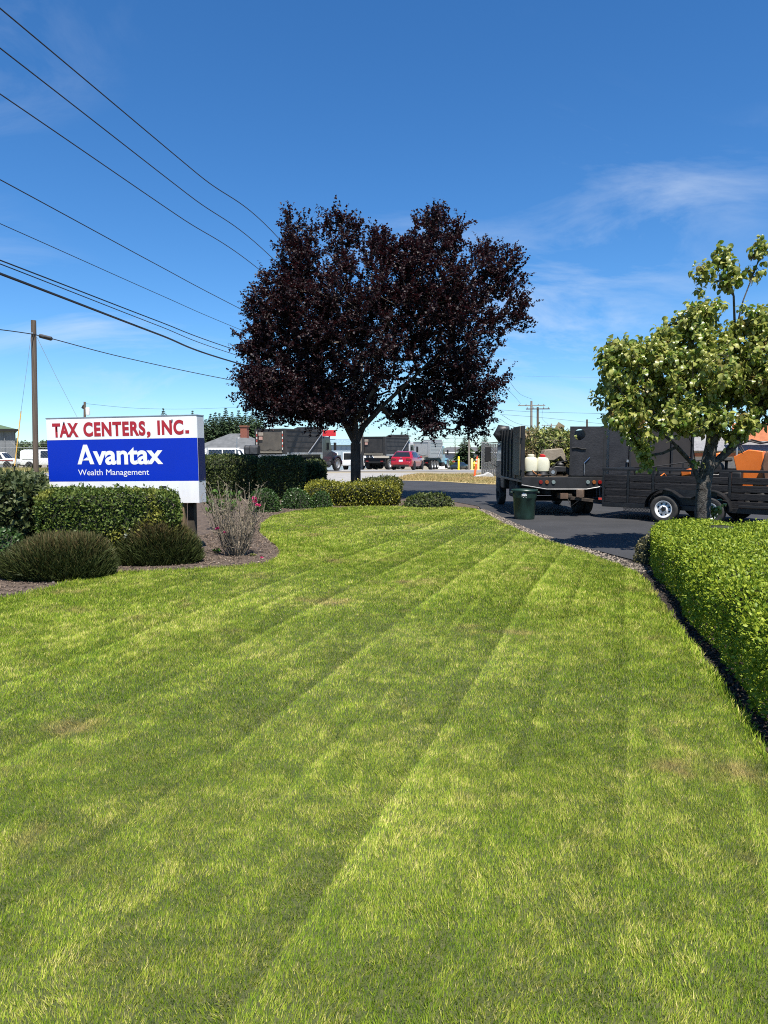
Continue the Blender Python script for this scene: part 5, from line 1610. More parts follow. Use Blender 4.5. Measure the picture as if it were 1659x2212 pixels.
wy = 78.0
loft_car('white_pickup', 'white pickup truck between the black dump truck cab and the plum trunk', 'pickup truck', pick_st, M_WDIRT, (XofS(752, wy), wy - 2, zt(wy)), R(-30), (1.1, 4.5), .38,
         [(2.45, 3.15, 3.15, 2.45), (3.25, 4.1, 3.7, 3.25)], [(6, 5, 1)])
M_OLDW = pmat('old_white_paint', (.70, .71, .70), .4, var=.06)
ly = 80.0
pk, bd = loft_car('old_pickup', 'old white pickup truck with red stripe behind the chain link fence', 'pickup truck', pick_st, M_OLDW, (XofS(66, ly), ly, zt(ly) + .15), R(90), (1.1, 4.5), .38,
                  [(2.45, 3.15, 3.15, 2.45), (3.25, 4.1, 3.7, 3.25)], [(6, 5, 1)])
pk.rotation_euler = (0, 0, R(-90)); pk.location.x = XofS(-62, ly)
for s in (-1, 1):
    MB().bb(s * .955, s * .962, .2, 5.2, .84, .96).obj('stripe', pmat('red_stripe', (.22, .05, .04), .5), bd)
vn, _ = loft_car('white_van', 'white panel van parked behind the utility pole and fence', 'van', van_st, M_WDIRT, (XofS(54, 77), 77.0, zt(77) + .12), R(-90), (1.0, 4.1), .37, [(2.2, 3.15, 3.15, 2.2), (3.25, 4.2, 3.75, 3.25)], [(5, 4, 1)])
MB().bb(.985, .992, .3, 1.4, 1.0, 1.03).obj('door_rail', M_DARK, vn)
for yy in (3.18, 3.42):
    MB().bb(.985, .995, yy - .03, yy + .03, .95, 1.12).obj('door_handle', M_DARK, vn)
v2, _ = loft_car('white_van', 'white van with grey windows showing over the hedge right of the sign', 'van', van_st, M_WDIRT, (XofS(440, 72), 72.0, zt(72) + .1), R(-82), (1.0, 4.1), .37, [(.6, 1.9, 1.9, .6), (2.0, 3.15, 3.15, 2.0), (3.25, 4.2, 3.75, 3.25)], [(5, 4, 1)])
sed_st = [(0, .35, .75, .78, .82, .80, .72), (.1, .28, .93, .96, .88, .86, .76), (.9, .26, .95, 1.0, .90, .88, .76), (1.5, .26, .95, 1.40, .90, .88, .60), (2.6, .26, .94, 1.44, .90, .88, .62), (3.35, .26, .92, .98, .90, .87, .76), (4.3, .28, .78, .82, .87, .8, .7), (4.55, .32, .58, .6, .76, .72, .6)]
cy = 131.0
loft_car('dark_car', 'dark car facing us beyond the yellow bollard', 'car', sed_st, pmat('dark_green_paint', (.015, .022, .022), .25, coat=.6), (XofS(1005, cy), cy + 2, zt(cy)), R(150), (.85, 3.6), .33, [(1.0, 1.9, 1.9, 1.4), (2.0, 3.1, 2.6, 2.0)], [(5, 4, 1)])

# ================================================================== people on the road
def person(label, loc, rz, top_mat, leg_mat, arm_out=0.0):
    vs = [(0, 0, .94), (0, .01, 1.15), (0, .01, 1.38), (0, 0, 1.50), (0, .02, 1.63), (0, .02, 1.74),
          (.19, 0, 1.42), (.24 + .12 * arm_out, .02, 1.16), (.25 + .38 * arm_out, .10 + .1 * arm_out, .92 + .3 * arm_out), (-.19, 0, 1.42), (-.25, .02, 1.16), (-.25, .10, .92),
          (.10, 0, .88), (.11, .02, .50), (.11, -.02, .09), (.12, .12, .04), (-.10, 0, .88), (-.12, .03, .50), (-.12, -.01, .09), (-.13, .13, .04)]
    es = [(0, 1), (1, 2), (2, 3), (3, 4), (4, 5), (2, 6), (6, 7), (7, 8), (2, 9), (9, 10), (10, 11), (0, 12), (12, 13), (13, 14), (14, 15), (0, 16), (16, 17), (17, 18), (18, 19)]
    rad = [.15, .15, .15, .06, .10, .075, .07, .05, .04, .07, .05, .04, .09, .07, .05, .045, .09, .07, .05, .045]
    me = bpy.data.meshes.new('person'); me.from_pydata(vs, es, [])
    o = bpy.data.objects.new('person_tmp', me); COL.objects.link(o)
    m = o.modifiers.new('skin', 'SKIN'); s_ = o.modifiers.new('sub', 'SUBSURF'); s_.levels = s_.render_levels = 1
    for i, r_ in enumerate(rad):
        me.skin_vertices[0].data[i].radius = (r_, r_ * .85)
    me.skin_vertices[0].data[0].use_root = True
    dg = bpy.context.evaluated_depsgraph_get()
    out = bpy.data.meshes.new_from_object(o.evaluated_get(dg))
    bpy.data.objects.remove(o)
    out.materials.clear()
    for mm in (pmat('skin', (.42, .25, .17), .6), top_mat, leg_mat, pmat('boots', (.05, .035, .025), .8)):
        out.materials.append(mm)
    for p in out.polygons:
        z = p.center.z; x = abs(p.center.x)
        p.material_index = 3 if z < .12 else (2 if z < .95 and x < .22 else (0 if z > 1.50 or (z < 1.0 and x > .2) else 1))
        p.use_smooth = True
    ob = bpy.data.objects.new('person', out)
    ob.location, ob.rotation_euler = loc, (0, 0, rz)
    link(ob, None, label=label, category='person')
    # hat
    MB().lathe([(.13, 1.70), (.10, 1.72), (.095, 1.80), (.04, 1.84)], 12, (0, .02, 0)).obj('hat', M_DARK, ob)
    return ob
M_JEAN = pmat('jeans', (.03, .04, .07), .9, var=.2)
dy = 146.0
person('person in red orange vest and dark trousers standing on the road', (XofS(955.5, dy), dy, zt(dy)), R(10), pmat('orange_vest', (.72, .07, .05), .8), M_JEAN)
person('person in yellow vest holding a round stop sign on a pole', (XofS(974, dy), dy + 2, zt(dy + 2)), R(160), pmat('lime_vest', (.45, .55, .10), .8), pmat('tan_trousers', (.30, .20, .12), .9), 1.0)
sp_ = thing('stop_paddle', 'red octagonal stop sign on a pole held by the flagger', 'sign', (XofS(981.5, dy), dy + 1.6, zt(dy)), 0)
MB().cyl((0, 0, 0), (0, 0, 1.5), .02, n=6).obj('pole', M_STEEL, sp_)
MB().lathe([(.001, -.01), (.30, -.01), (.30, .01), (.001, .01)], 8, (0, 0, 1.45), 'y').obj('board', pmat('stop_red', (.55, .03, .03), .5), sp_)

# ================================================================== roadside hardware
M_YELP = pmat('safety_yellow', (.75, .55, .02), .5, var=.08, scale=4)
by = 62.5
bo = thing('bollard', 'tall slim yellow bollard at the road edge', 'bollard', (XofS(990.5, by), by, zt(by)), R(2))
MB().lathe([(.085, 0), (.085, 1.12), (.06, 1.17), (.02, 1.18)], 14).obj('post', M_YELP, bo)
MB().lathe([(.14, 0), (.14, .03), (.09, .05)], 14).obj('base', M_YELP, bo)
MB().lathe([(.0865, .82), (.0875, .83), (.0875, .90), (.0865, .91)], 14).obj('band', pmat('band_pale', (.75, .66, .30), .4), bo)
hy3 = 68.0
hyd = thing('fire_hydrant', 'yellow fire hydrant between two pale yellow posts', 'hydrant', (XofS(1024.5, hy3), hy3, zt(hy3) + .0))
MB().lathe([(.16, 0), (.17, .04), (.12, .07), (.115, .52), (.15, .54), (.15, .58), (.12, .62), (.07, .74), (.03, .76), (.03, .82)], 16).obj('barrel', M_YELP, hyd, smooth=45)
for s in (-1, 1):
    MB().cyl((s * .10, 0, .42), (s * .22, 0, .42), .06, n=10).obj('outlet', M_YELP, hyd)
    MB().cyl((s * .22, 0, .42), (s * .26, 0, .42), .075, n=10).obj('outlet_cap', M_YELP, hyd)
MB().cyl((0, -.10, .40), (0, -.24, .40), .08, n=12).obj('outlet', M_YELP, hyd)
M_PYEL = pmat('pale_yellow', (.78, .58, .22), .6, var=.06)
for (sx_, dyy, lab) in ((1019, -.6, 'pale yellow guard post just left of the fire hydrant'), (1032.5, .5, 'pale yellow guard post just right of the fire hydrant')):
    gp_ = thing('guard_post', lab, 'post', (XofS(sx_, hy3 + dyy), hy3 + dyy, zt(hy3)), 0, 'posts guarding the hydrant')
    MB().lathe([(.12, 0), (.12, 1.0), (.09, 1.05), (.02, 1.06)], 14).obj('post', M_PYEL, gp_)
    MB().lathe([(.17, 0), (.17, .03), (.12, .05)], 14).obj('base', M_PYEL, gp_)
oy = 44.0
od = thing('delineator_post', 'leaning orange delineator post on a black rubber base', 'traffic post', (XofS(1025, oy), oy, zt(oy)), 0)
MB().box((.08, 0, .05), (.55, .45, .09), Matrix.Rotation(R(-7), 3, 'Y')).obj('base', M_TYRE, od, bevel=.03)
pt = MB().cyl((0, 0, .08), (.15, 0, 1.22), .075, .055, 12).obj('post', pmat('orange_post', (.80, .13, .03), .5), od)
MB().cyl((.15, 0, 1.20), (.163, 0, 1.30), .035, .05, 10).obj('grip', pmat('pink_grip', (.70, .08, .06), .5), pt)
for z in (.82, 1.02):
    MB().cyl((.0087 * 15 * (z - .08) / 1.14 + .002, 0, z), (.0087 * 15 * (z + .07 - .08) / 1.14 + .005, 0, z + .08), .0665, .0645, 12).obj('reflective_band', pmat('refl_white', (.70, .66, .60), .4), pt)
# chain link gate standing behind the truck's cab
M_WIRE = pmat('fence_wire', (.30, .31, .32), .45, var=.1, metal=.7)
def chainlink(w, h, step, r):
    mb = MB()
    n = int((w + h) / step)
    for i in range(-int(h / step), int(w / step) + 1):
        for sgn in (1, -1):
            x0, x1 = (i * step, i * step + h) if sgn > 0 else (i * step + h, i * step)
            z0_, z1_ = 0.0, h
            xa, xb = x0, x1
            za, zb = z0_, z1_
            def clip(xa, za, xb, zb):
                for lim, sg in ((0, 1), (w, -1)):
                    da, db = (xa - lim) * sg, (xb - lim) * sg
                    if da < 0 and db < 0:
                        return None
                    if da < 0 or db < 0:
                        t = da / (da - db)
                        px_, pz_ = xa + (xb - xa) * t, za + (zb - za) * t
                        if da < 0: xa, za = px_, pz_
                        else: xb, zb = px_, pz_
                return xa, za, xb, zb
            c = clip(xa, za, xb, zb)
            if c and abs(c[0] - c[2]) > .02:
                mb.cyl((c[0], 0, c[1]), (c[2], 0, c[3]), r, n=3, cap=False)
    return mb
gy = 44.6
gt = thing('chain_link_gate', 'grey slatted chain link gate panel behind the truck cab', 'gate', (XofS(1040, gy), gy, zt(gy)), R(-4))
chainlink(2.2, 2.05, .09, .008).obj('mesh', M_WIRE, gt, kind='stuff')
MB().tube([(0, 0, 0), (0, 0, 2.1), (2.2, 0, 2.1), (2.2, 0, 0)], .03, 8).obj('frame', M_STEEL, gt)
for i in range(20):
    MB().bb(.04 + i * .108, .04 + i * .108 + .085, .01, .016, .04, 2.04).obj('slat', pmat('grey_slat', (.17, .175, .17), .6, var=.12), gt)
rk = thing('broken_concrete', 'grey lump of broken concrete under the gate', 'concrete', (XofS(1042, 43.6), 43.6, zt(43.6)))
MB().prism([(-.55, 0), (-.35, .14), (.1, .20), (.3, .34), (.55, .22), (.7, 0)], -.3, .3, 'y').obj('lump', pmat('concrete', (.34, .34, .33), .9, bump=.4), rk, bevel=.05)

# ---- mailbox
mx_y = 29.6
mbx = thing('mailbox', 'black arched rural mailbox on a post behind the clipped hedge', 'mailbox', (XofS(546, mx_y), mx_y, 0), R(-14))
arch = [(-.13, 0)] + [(.13 * math.cos(PI - k * PI / 12) * 1.0, .22 + .13 * math.sin(PI - k * PI / 12)) for k in range(13)] + [(.13, 0)]
zb0 = 1.60
MB().prism([(a, b + zb0) for a, b in arch], -.32, .28, 'x').obj('box', pmat('mailbox_black', (.022, .023, .025), .55, scale=7, col2=(.060, .062, .066)), mbx, smooth=40)
MB().prism([(a * .94, b * .96 + zb0 + .005) for a, b in arch], .281, .295, 'x').obj('door', M_DARK, mbx)
for xx in (-.28, -.08):
    MB().prism([(a * 1.03, b * 1.02 + zb0 - .003) for a, b in arch], xx, xx + .03, 'x').obj('band', M_BLKM, mbx)
MB().bb(-.055, .055, -.055, .055, 0, zb0).obj('post', M_DARK, mbx)
MB().bb(-.30, .26, -.10, .10, zb0 - .06, zb0 - .002).obj('bracket', M_DARK, mbx)
MB().bb(-.05, .30, -.135, -.12, zb0 - .20, zb0 - .06).obj('number_plate', M_BLKM, mbx)
cu = bpy.data.curves.new('digits', 'FONT'); cu.body = '44'; cu.size = .16
o = bpy.data.objects.new('digits_tmp', cu); COL.objects.link(o)
me = bpy.data.meshes.new_from_object(o.evaluated_get(bpy.context.evaluated_depsgraph_get())); bpy.data.objects.remove(o)
me.transform(Matrix.Translation((-.02, -.138, zb0 - .19)) @ Matrix.Rotation(PI / 2, 4, 'X'))
me.materials.clear()
put('number', me, M_WHITE, mbx)

# ================================================================== poles and wires
M_POLE = pmat('pole_wood', (.055, .040, .030), .9, scale=3, col2=(.125, .095, .07), stretch=(4, 4, .15), bump=.6, bscale=14)
M_POLE2 = pmat('grey_pole_wood', (.17, .145, .12), .9, scale=3, col2=(.26, .23, .19), stretch=(4, 4, .15))
M_CABLE = pmat('black_cable', (.012, .012, .013), .6)
PY = 52.0
pb = Vector((XofS(78.3, PY), PY, zt(PY)))
ptop = at(72.4, 692, PY)
up = thing('utility_pole', 'dark wooden utility pole standing left of the sign', 'utility pole', tuple(pb))
MB().tube([(0, 0, -.1), ((ptop - pb) * .5), (ptop - pb)], [.195, .185, .175], 16).obj('pole', M_POLE, up, smooth=50)
q = at(73, 721, PY) - pb
MB().box((q.x, q.y - .2, q.z), (.10, .12, .16)).obj('clamp', M_STEEL, up)
gw = thing('guy_wire', 'thin steel guy wire with yellow guard bracing the utility pole', 'wire', tuple(pb))
a_, m_, b_ = at(67.5, 722, PY - .1) - pb, at(45.5, 888, PY - .6) - pb, at(29.0, 1003, PY - .9) - pb
b_.z = zt(PY) - pb.z + .02
MB().tube([a_, m_, b_], .012, 4).obj('wire', M_STEEL, gw)
MB().tube([m_, b_ + (m_ - b_) * .12], .035, 8).obj('guard', pmat('guard_yellow', (.62, .36, .06), .5), gw)
MB().tube([b_ + (m_ - b_) * .12, b_], .05, 8).obj('anchor', M_BLKM, gw)
gw2 = thing('guy_wire', 'thin wire running from the utility pole down behind the sign', 'wire', tuple(pb))
MB().tube([at(79, 727, PY - .1) - pb, at(122, 815, PY + 8) - pb, at(166, 900, PY + 16) - pb, at(190, 945, PY + 20) - pb], .014, 4).obj('wire', M_STEEL, gw2)
ub = thing('utility_box', 'small grey box standing in the field beside the guy wire', 'box', (*gp(36.5, 1009), zt(gp(36.5, 1009)[1])))
MB().bb(-.17, .17, -.15, .15, 0, .42).obj('body', pmat('box_grey', (.14, .125, .11), .8), ub, bevel=.02)
MB().bb(-.19, .19, -.17, .17, .42, .46).obj('lid', pmat('box_lid', (.18, .165, .15), .8), ub)
def catenary(pts, n=14):
    """smooth curve through three or more 3-D points"""
    out = []
    P = [Vector(p) for p in pts]
    for i in range(len(P) - 1):
        p0, p1, p2, p3 = P[max(i - 1, 0)], P[i], P[i + 1], P[min(i + 2, len(P) - 1)]
        for k in range(n):
            t = k / n
            out.append(.5 * ((2 * p1) + (-p0 + p2) * t + (2 * p0 - 5 * p1 + 4 * p2 - p3) * t * t + (-p0 + 3 * p1 - 3 * p2 + p3) * t ** 3))
    out.append(P[-1])
    return out
def wire_obj(label, pts, r, name='power_line', group='overhead lines along the road', mat=None):
    o = MB().tube(catenary(pts), r, 5).obj(name, mat or M_CABLE, None)
    o['label'], o['category'] = label, 'wire'
    if group:
        o['group'] = group
    return o
def wz(x, y, z):      # the point of a wire at known height that shows at this pixel
    a, b, c = ray(x, y)
    t = (z - CAM_H) / c
    return Vector((a * t, b * t, z))
PX = Vector((-2.15, 70.5, zt(70.5)))
lines = [('topmost of the overhead power lines at upper left', (0, 18), (620, 535), 11.2, .55, 11.4, .012), ('second overhead power line from the top', (0, 104), (597, 566), 11.0, 0, 11.2, .012),
         ('third overhead power line from the top', (0, 203), (572, 592), 10.8, -.75, 11.2, .012), ('fourth overhead line, well below the top three', (0, 388), (521, 668), 9.0, -.2, 9.6, .011),
         ('thinnest overhead line, fifth from the top', (0, 483), (524, 714), 8.0, -.2, 8.8, .008), ('upper of the closely paired dark cables', (0, 562), (512, 757), 7.0, -.2, 7.6, .014),
         ('lower thin cable of the pair above the thick cable', (0, 570), (511, 767), 6.8, -.2, 7.4, .011), ('thick black cable, lowest of the long overhead lines', (0, 591), (508, 783), 6.4, -.2, 7.0, .026)]
for lab, p0, p1, z, dx, zp, r in lines:
    A, B = wz(*p0, z), wz(*p1, z - .05)
    A0 = A + (A - B) * .75
    wire_obj(lab, [A0, A, (A + B) / 2 - Vector((0, 0, .03)), B, Vector((PX.x + dx, PX.y, zp))], r * 1.45)
rp_ = thing('utility_pole', 'power pole standing on the road side behind the plum crown', 'utility pole', tuple(PX))
MB().tube([(0, 0, -.1), (0, 0, 6), (0, 0, 12)], [.17, .15, .12], 12).obj('pole', M_POLE2, rp_, smooth=50)
MB().box((0, 0, 11.2), (2.2, .12, .12)).obj('crossarm', M_POLE2, rp_)
for dx in (-.75, 0, .55):
    MB().lathe([(.03, 0), (.06, .05), (.03, .12)], 8, (dx, 0, 11.27)).obj('insulator', M_DGREY, rp_)
# the cable over the lone pole with its splice case
c0 = at(0, 712, PY - 4)
cpole = at(72, 722, PY - .25)
spl = [at(84, 725.5, PY - .25), at(113, 732, PY - .2)]
cend = at(512, 823, PY + 22)
wire_obj('sagging black cable crossing the top of the lone utility pole', [at(-120, 700, PY - 9), c0, cpole, spl[0], spl[1], at(280, 775, PY + 10), cend, at(700, 850, PY + 34)], .035, group=None)
sc_ = thing('splice_case', 'black splice case hanging on the cable right of the utility pole', 'splice case', tuple(spl[0]))
MB().tube([(0, 0, 0), (.08, 0, 0), (spl[1] - spl[0]) - Vector((.08, 0, -.01)), spl[1] - spl[0]], [.07, .15, .15, .08], 10).obj('case', M_CABLE, sc_)
# small pole with transformer beyond the sign
TY = 85.0
tb = Vector((XofS(184, TY), TY, zt(TY)))
tt_ = at(183, 868, TY)
tpole = thing('utility_pole', 'distant thin pole with grey transformer rising behind the sign', 'utility pole', tuple(tb))
MB().tube([(0, 0, -.1), (tt_ - tb)], [.17, .13], 10).obj('pole', M_POLE, tpole)
q = at(189.5, 888, TY) - tb
MB().lathe([(.05, -.5), (.24, -.45), (.24, .35), (.20, .42), (.05, .45)], 14, (q.x, q.y, q.z)).obj('transformer', pmat('transformer_grey', (.55, .57, .58), .5), tpole)
q2 = at(180, 879, TY) - tb
MB().box((q2.x, q2.y, q2.z), (.3, .08, .45), Matrix.Rotation(R(30), 3, 'Y')).obj('cutout', M_DARK, tpole)
wire_obj('faint distant line from the transformer pole across the conifers', [at(186, 872, TY), at(300, 882, TY + 10), at(430, 883, TY + 25), at(560, 877, TY + 60)], .016, group=None)
# poles up the road on the right
def tpole_(label, sx_, ytop, yarm, Y, arm, mat, rr_=.16, lean=0.0):
    b = Vector((XofS(sx_, Y), Y, zt(Y)))
    top = at(sx_ + lean, ytop, Y) - b
    t = thing('utility_pole', label, 'utility pole', tuple(b))
    MB().tube([(0, 0, -.1), tuple(top)], [rr_ * 1.1, rr_ * .8], 10).obj('pole', mat, t)
    za = at(sx_, yarm, Y).z - b.z
    if arm:
        MB().box((top.x, -.15, za), (arm, .14, .16), R(-8)).obj('crossarm', mat, t)
        for k in (-.45, -.2, .25, .45):
            MB().lathe([(.05, 0), (.09, .1), (.05, .25)], 6, (top.x + k * arm, -.15, za + .08)).obj('insulator', M_ALU, t)
    return t, b, za
p1, b1, z1_ = tpole_('pale wooden power pole with crossarm, taller of the pair above the truck', 1147, 866, 876, 140, 5.2, M_POLE2, .26, 1)
p2, b2, z2_ = tpole_('dark power pole with crossarm, shorter of the pair above the truck', 1161.5, 879.5, 883.5, 118, 3.8, M_POLE, .22)
p3, b3, z3_ = tpole_('small far power pole with crossarm right of the paired poles', 1191, 915, 919.5, 210, 5.6, M_POLE2, .24)
p4, b4, z4_ = tpole_('short brown pole top rising behind the shut truck door', 1268, 906, 908, 150, 0, M_POLE, .24)
p5, b5, z5_ = tpole_('pale wooden pole in front of the grey building', 1013, 947, 947, 128, 0, M_POLE2, .2)
wire_obj('line sloping from the plum crown to the taller far pole', [at(1085, 830, 90), at(1110, 855, 110), b1 + Vector((-2.2, 0, z1_ + .3))], .02, group='far lines at the right')
wire_obj('line sloping from the plum crown over the taller far pole top', [at(1095, 815, 90), at(1122, 850, 112), b1 + Vector((0, 0, z1_ + 1.2))], .02, group='far lines at the right')
wire_obj('upper of the two far lines crossing behind the dogwood', [at(1075, 885, 130), at(1160, 890, 120), at(1320, 894, 115), at(1500, 902, 110)], .022, group='far lines at the right')
wire_obj('lower of the two far lines crossing to the dogwood', [at(1080, 895, 130), at(1180, 903, 125), at(1330, 918, 118), at(1500, 930, 110)], .022, group='far lines at the right')
wire_obj('far line drooping from the plum crown towards the small far pole', [at(1085, 897, 90), at(1130, 918, 130), at(1191, 925, 208)], .022, group='far lines at the right')
wire_obj('lowest far line seen between the plum crown and the truck', [at(1080, 905, 90), at(1105, 920, 110), at(1150, 935, 150)], .022, group='far lines at the right')
wire_obj('line joining the taller pole crossarm to the small far pole', [b1 + Vector((2.2, 0, z1_)), at(1172, 905, 170), at(1189, 919, 208)], .02, group='far lines at the right')
wire_obj('very faint high line across the sky right of the plum tree', [at(1060, 810, 160), at(1200, 814, 160), at(1400, 816, 160)], .014, group=None)
for k, yy in enumerate((946, 955, 960)):
    wire_obj(['upper', 'middle', 'lowest'][k] + ' of three thin lines low over the grey building', [at(930, yy, 140), at(985, yy + 1.5, 140), at(1050, yy, 140)], .022, group='thin lines over the grey building')

# ================================================================== buildings
M_ROOFG = pmat('grey_shingles', (.075, .08, .083), .95, scale=1.5, col2=(.115, .12, .125), bump=.5, bscale=10)
def hip_house(label, cx, cy, w, d, wall_h, roof_h, ridge, rz, wallm, roofm, name='house', eave=.5):
    t = thing(name, label, 'house', (cx, cy, zt(cy)), rz)
    MB().bb(-w / 2, w / 2, -d / 2, d / 2, 0, wall_h).obj('wall', wallm, t)
    e = eave
    v = [(-w / 2 - e, -d / 2 - e, wall_h - .05), (w / 2 + e, -d / 2 - e, wall_h - .05), (w / 2 + e, d / 2 + e, wall_h - .05), (-w / 2 - e, d / 2 + e, wall_h - .05), (-ridge / 2, 0, wall_h + roof_h), (ridge / 2, 0, wall_h + roof_h)]
    rf = MB().add(v, [(0, 1, 5, 4), (1, 2, 5), (2, 3, 4, 5), (3, 0, 4), (3, 2, 1, 0)]).obj('roof', roofm, t, smooth=0)
    MB().bb(-w / 2 - e, w / 2 + e, -d / 2 - e - .03, -d / 2 - e - .003, wall_h - .22, wall_h - .03).obj('fascia', M_WHITE, rf)
    return t, rf
hY2 = 96
h1, rf = hip_house('house with grey hip roof and red brick chimney beyond the road', XofS(512, hY2), hY2, 9.5, 9, 2.45, 2.35, 1.8, R(-12), pmat('pale_wall', (.60, .60, .58), .8), M_ROOFG)
MB().bb(1.1, 2.0, -1.2, -.5, 3.9, 5.65).obj('chimney', pmat('red_brick', (.17, .055, .035), .85, scale=14, col2=(.26, .09, .06), bump=.4), rf)
MB().bb(1.0, 2.1, -1.3, -.4, 5.66, 5.80).obj('chimney_cap', pmat('brick_cap', (.24, .10, .06), .85), rf)
fls = MB()
for i in range(6):
    fls.box((.9 + i * .22, -1.30 - .05 * i, 4.15 - .13 * i), (.22, .10, .16))
fls.obj('chimney_flashing', M_WHITE, rf, kind='stuff')
for x in (-3, -.6, 2.6):
    w_ = MB().bb(x - .6, x + .6, -4.56, -4.505, .9, 2.0).obj('window', M_WHITE, h1)
    MB().bb(x - .5, x + .5, -4.575, -4.561, 1.0, 1.9).obj('pane', M_GLASS, w_)
# grey metal warehouse at the far left
MY = 98
met = thing('metal_warehouse', 'grey metal sided building with green roof at the far left edge', 'building', (XofS(37, MY), MY, zt(MY)), R(28))
WM = pmat('grey_metal_siding', (.15, .16, .17), .6, var=.06)
MB().bb(-24, 0, 0, 18, 0, 5.55).obj('wall', WM, met)
for i in range(26):
    MB().bb(-.4 - i * .42, -.34 - i * .42, -.03, -.004, 0, 5.3).obj('siding_rib', WM, met)
rf2 = MB().prism([(-24.6, 5.45), (-12, 8.8), (.35, 5.45), (.35, 5.3), (-24.6, 5.3)], -.5, 18.5, 'y').obj('roof', pmat('green_metal_roof', (.13, .20, .12), .6, var=.06), met, smooth=0)
MB().bb(-24.6, .38, -.58, -.502, 5.22, 5.50).obj('gutter', M_DARK, rf2)
MB().cyl((-1.3, -.1, 0), (-1.3, -.1, 5.2), .06, n=8).obj('downpipe', WM, met)
MB().bb(-.04, .04, -.06, .0, 0, 5.3).obj('corner_trim', M_DARK, met)
# commercial building with red fascia and blue-grey wall behind the trucks
CYB = 108
cb = thing('store_building', 'store with red roof band and pale blue wall behind the dump trucks', 'building', (XofS(690, CYB), CYB, zt(CYB)), R(-6))
MB().bb(-5.6, 5.6, 0, 12, 0, 4.6).obj('wall', pmat('blue_grey_wall', (.30, .37, .42), .8, var=.06), cb)
for i in range(14):
    MB().bb(-5.5 + i * .8, -5.42 + i * .8, -.03, -.003, 0, 3.7).obj('wall_rib', pmat('blue_grey_rib', (.26, .33, .38), .8), cb)
MB().bb(-5.8, 5.8, -.35, 0 - .035, 3.7, 4.5).obj('blue_band', pmat('pale_blue_band', (.36, .52, .60), .6), cb)
MB().bb(-6.4, 2.6, -.5, -.4, 5.0, 5.9).obj('red_sign_band', pmat('red_band', (.50, .02, .025), .5), cb)
for x in (-6, -2, 1.6):
    MB().bb(x - .1, x + .1, -.38, -.2, 4.4, 5.85).obj('sign_support', M_DARK, cb)
for x in (-4, -1, 2, 4.4):
    w_ = MB().bb(x - .8, x + .8, -.06, -.032, .9, 2.6).obj('window', M_WHITE, cb)
    MB().bb(x - .7, x + .7, -.08, -.062, 1.0, 2.5).obj('pane', M_GLASS, w_)
# low grey building in the dip beyond the road
GY = 165
gb_ = thing('long_grey_building', 'long low grey building with dark shingle roof beyond the flaggers', 'building', (XofS(1005, GY), GY, zt(GY)), R(3))
MB().bb(-5.6, 12, 0, 10, 0, 3.45).obj('wall', pmat('grey_stucco', (.30, .315, .35), .85, var=.05), gb_)
rf3 = MB().add([(-6.4, -.6, 3.40), (12.5, -.6, 3.40), (12.5, 10.6, 3.40), (-6.4, 10.6, 3.40), (-3.5, 5, 4.65), (12.5, 5, 4.65)], [(0, 1, 5, 4), (1, 2, 5), (2, 3, 4, 5), (3, 0, 4), (3, 2, 1, 0)]).obj('roof', pmat('dark_shingles', (.070, .072, .075), .9, var=.15), gb_, smooth=0)
MB().bb(-6.4, 12.5, -.68, -.602, 3.28, 3.48).obj('fascia', M_WHITE, rf3)
for x in (-1.4, 6.4):
    w_ = MB().bb(x - .95, x + .95, -.08, -.003, .9, 2.3).obj('window', M_WHITE, gb_)
    MB().bb(x - .82, x + .82, -.10, -.081, 1.0, 2.2).obj('pane', M_GLASS, w_)
for k in range(5):
    bl = thing('concrete_barrier', ['leftmost', 'second', 'third', 'fourth', 'rightmost'][k] + ' of the white barriers lined up before the grey building', 'barrier', (XofS(953 + k * 17, 152), 152, zt(152)), 0, 'white barriers before the grey building')
    MB().prism([(-.35, 0), (-.3, .2), (-.12, .45), (-.1, 1.35), (.1, 1.35), (.12, .45), (.3, .2), (.35, 0)], -.78, .78, 'x').obj('barrier', pmat('barrier_white', (.72, .72, .71), .7, var=.06), bl)
# storage yard wall, red brick band and orange roof behind the trailer
YW = 40.0
yw = thing('yard_building', 'low grey building with red brick band and orange awning behind the trailer', 'building', (XofS(1420, YW), YW, 0), R(-4))
MB().bb(-2.2, 16, 0, 8, 0, 2.55).obj('wall', pmat('grey_block_wall', (.36, .36, .36), .85, scale=3, col2=(.44, .44, .44)), yw)
MB().bb(-2.25, 16, -.06, -.004, 1.42, 1.60).obj('brick_band', pmat('brick_band', (.26, .09, .06), .85, col2=(.34, .14, .10), scale=8), yw)
rf4 = MB().prism([(-.5, 1.68), (.4, 2.55), (.4, 2.62), (-.55, 1.74)], -2.4, 16.2, 'x').obj('awning', pmat('grey_awning', (.13, .13, .14), .85, scale=8, col2=(.2, .2, .21)), yw)
MB().bb(3.6, 12, -.8, -.7, 2.25, 3.2).obj('orange_fascia', pmat('orange_fascia', (.62, .22, .10), .6), yw)
for x in (3.9, 8, 11.5):
    MB().cyl((x, -.75, 0), (x, -.75, 2.3), .05, n=8).obj('awning_post', M_STEEL, yw)

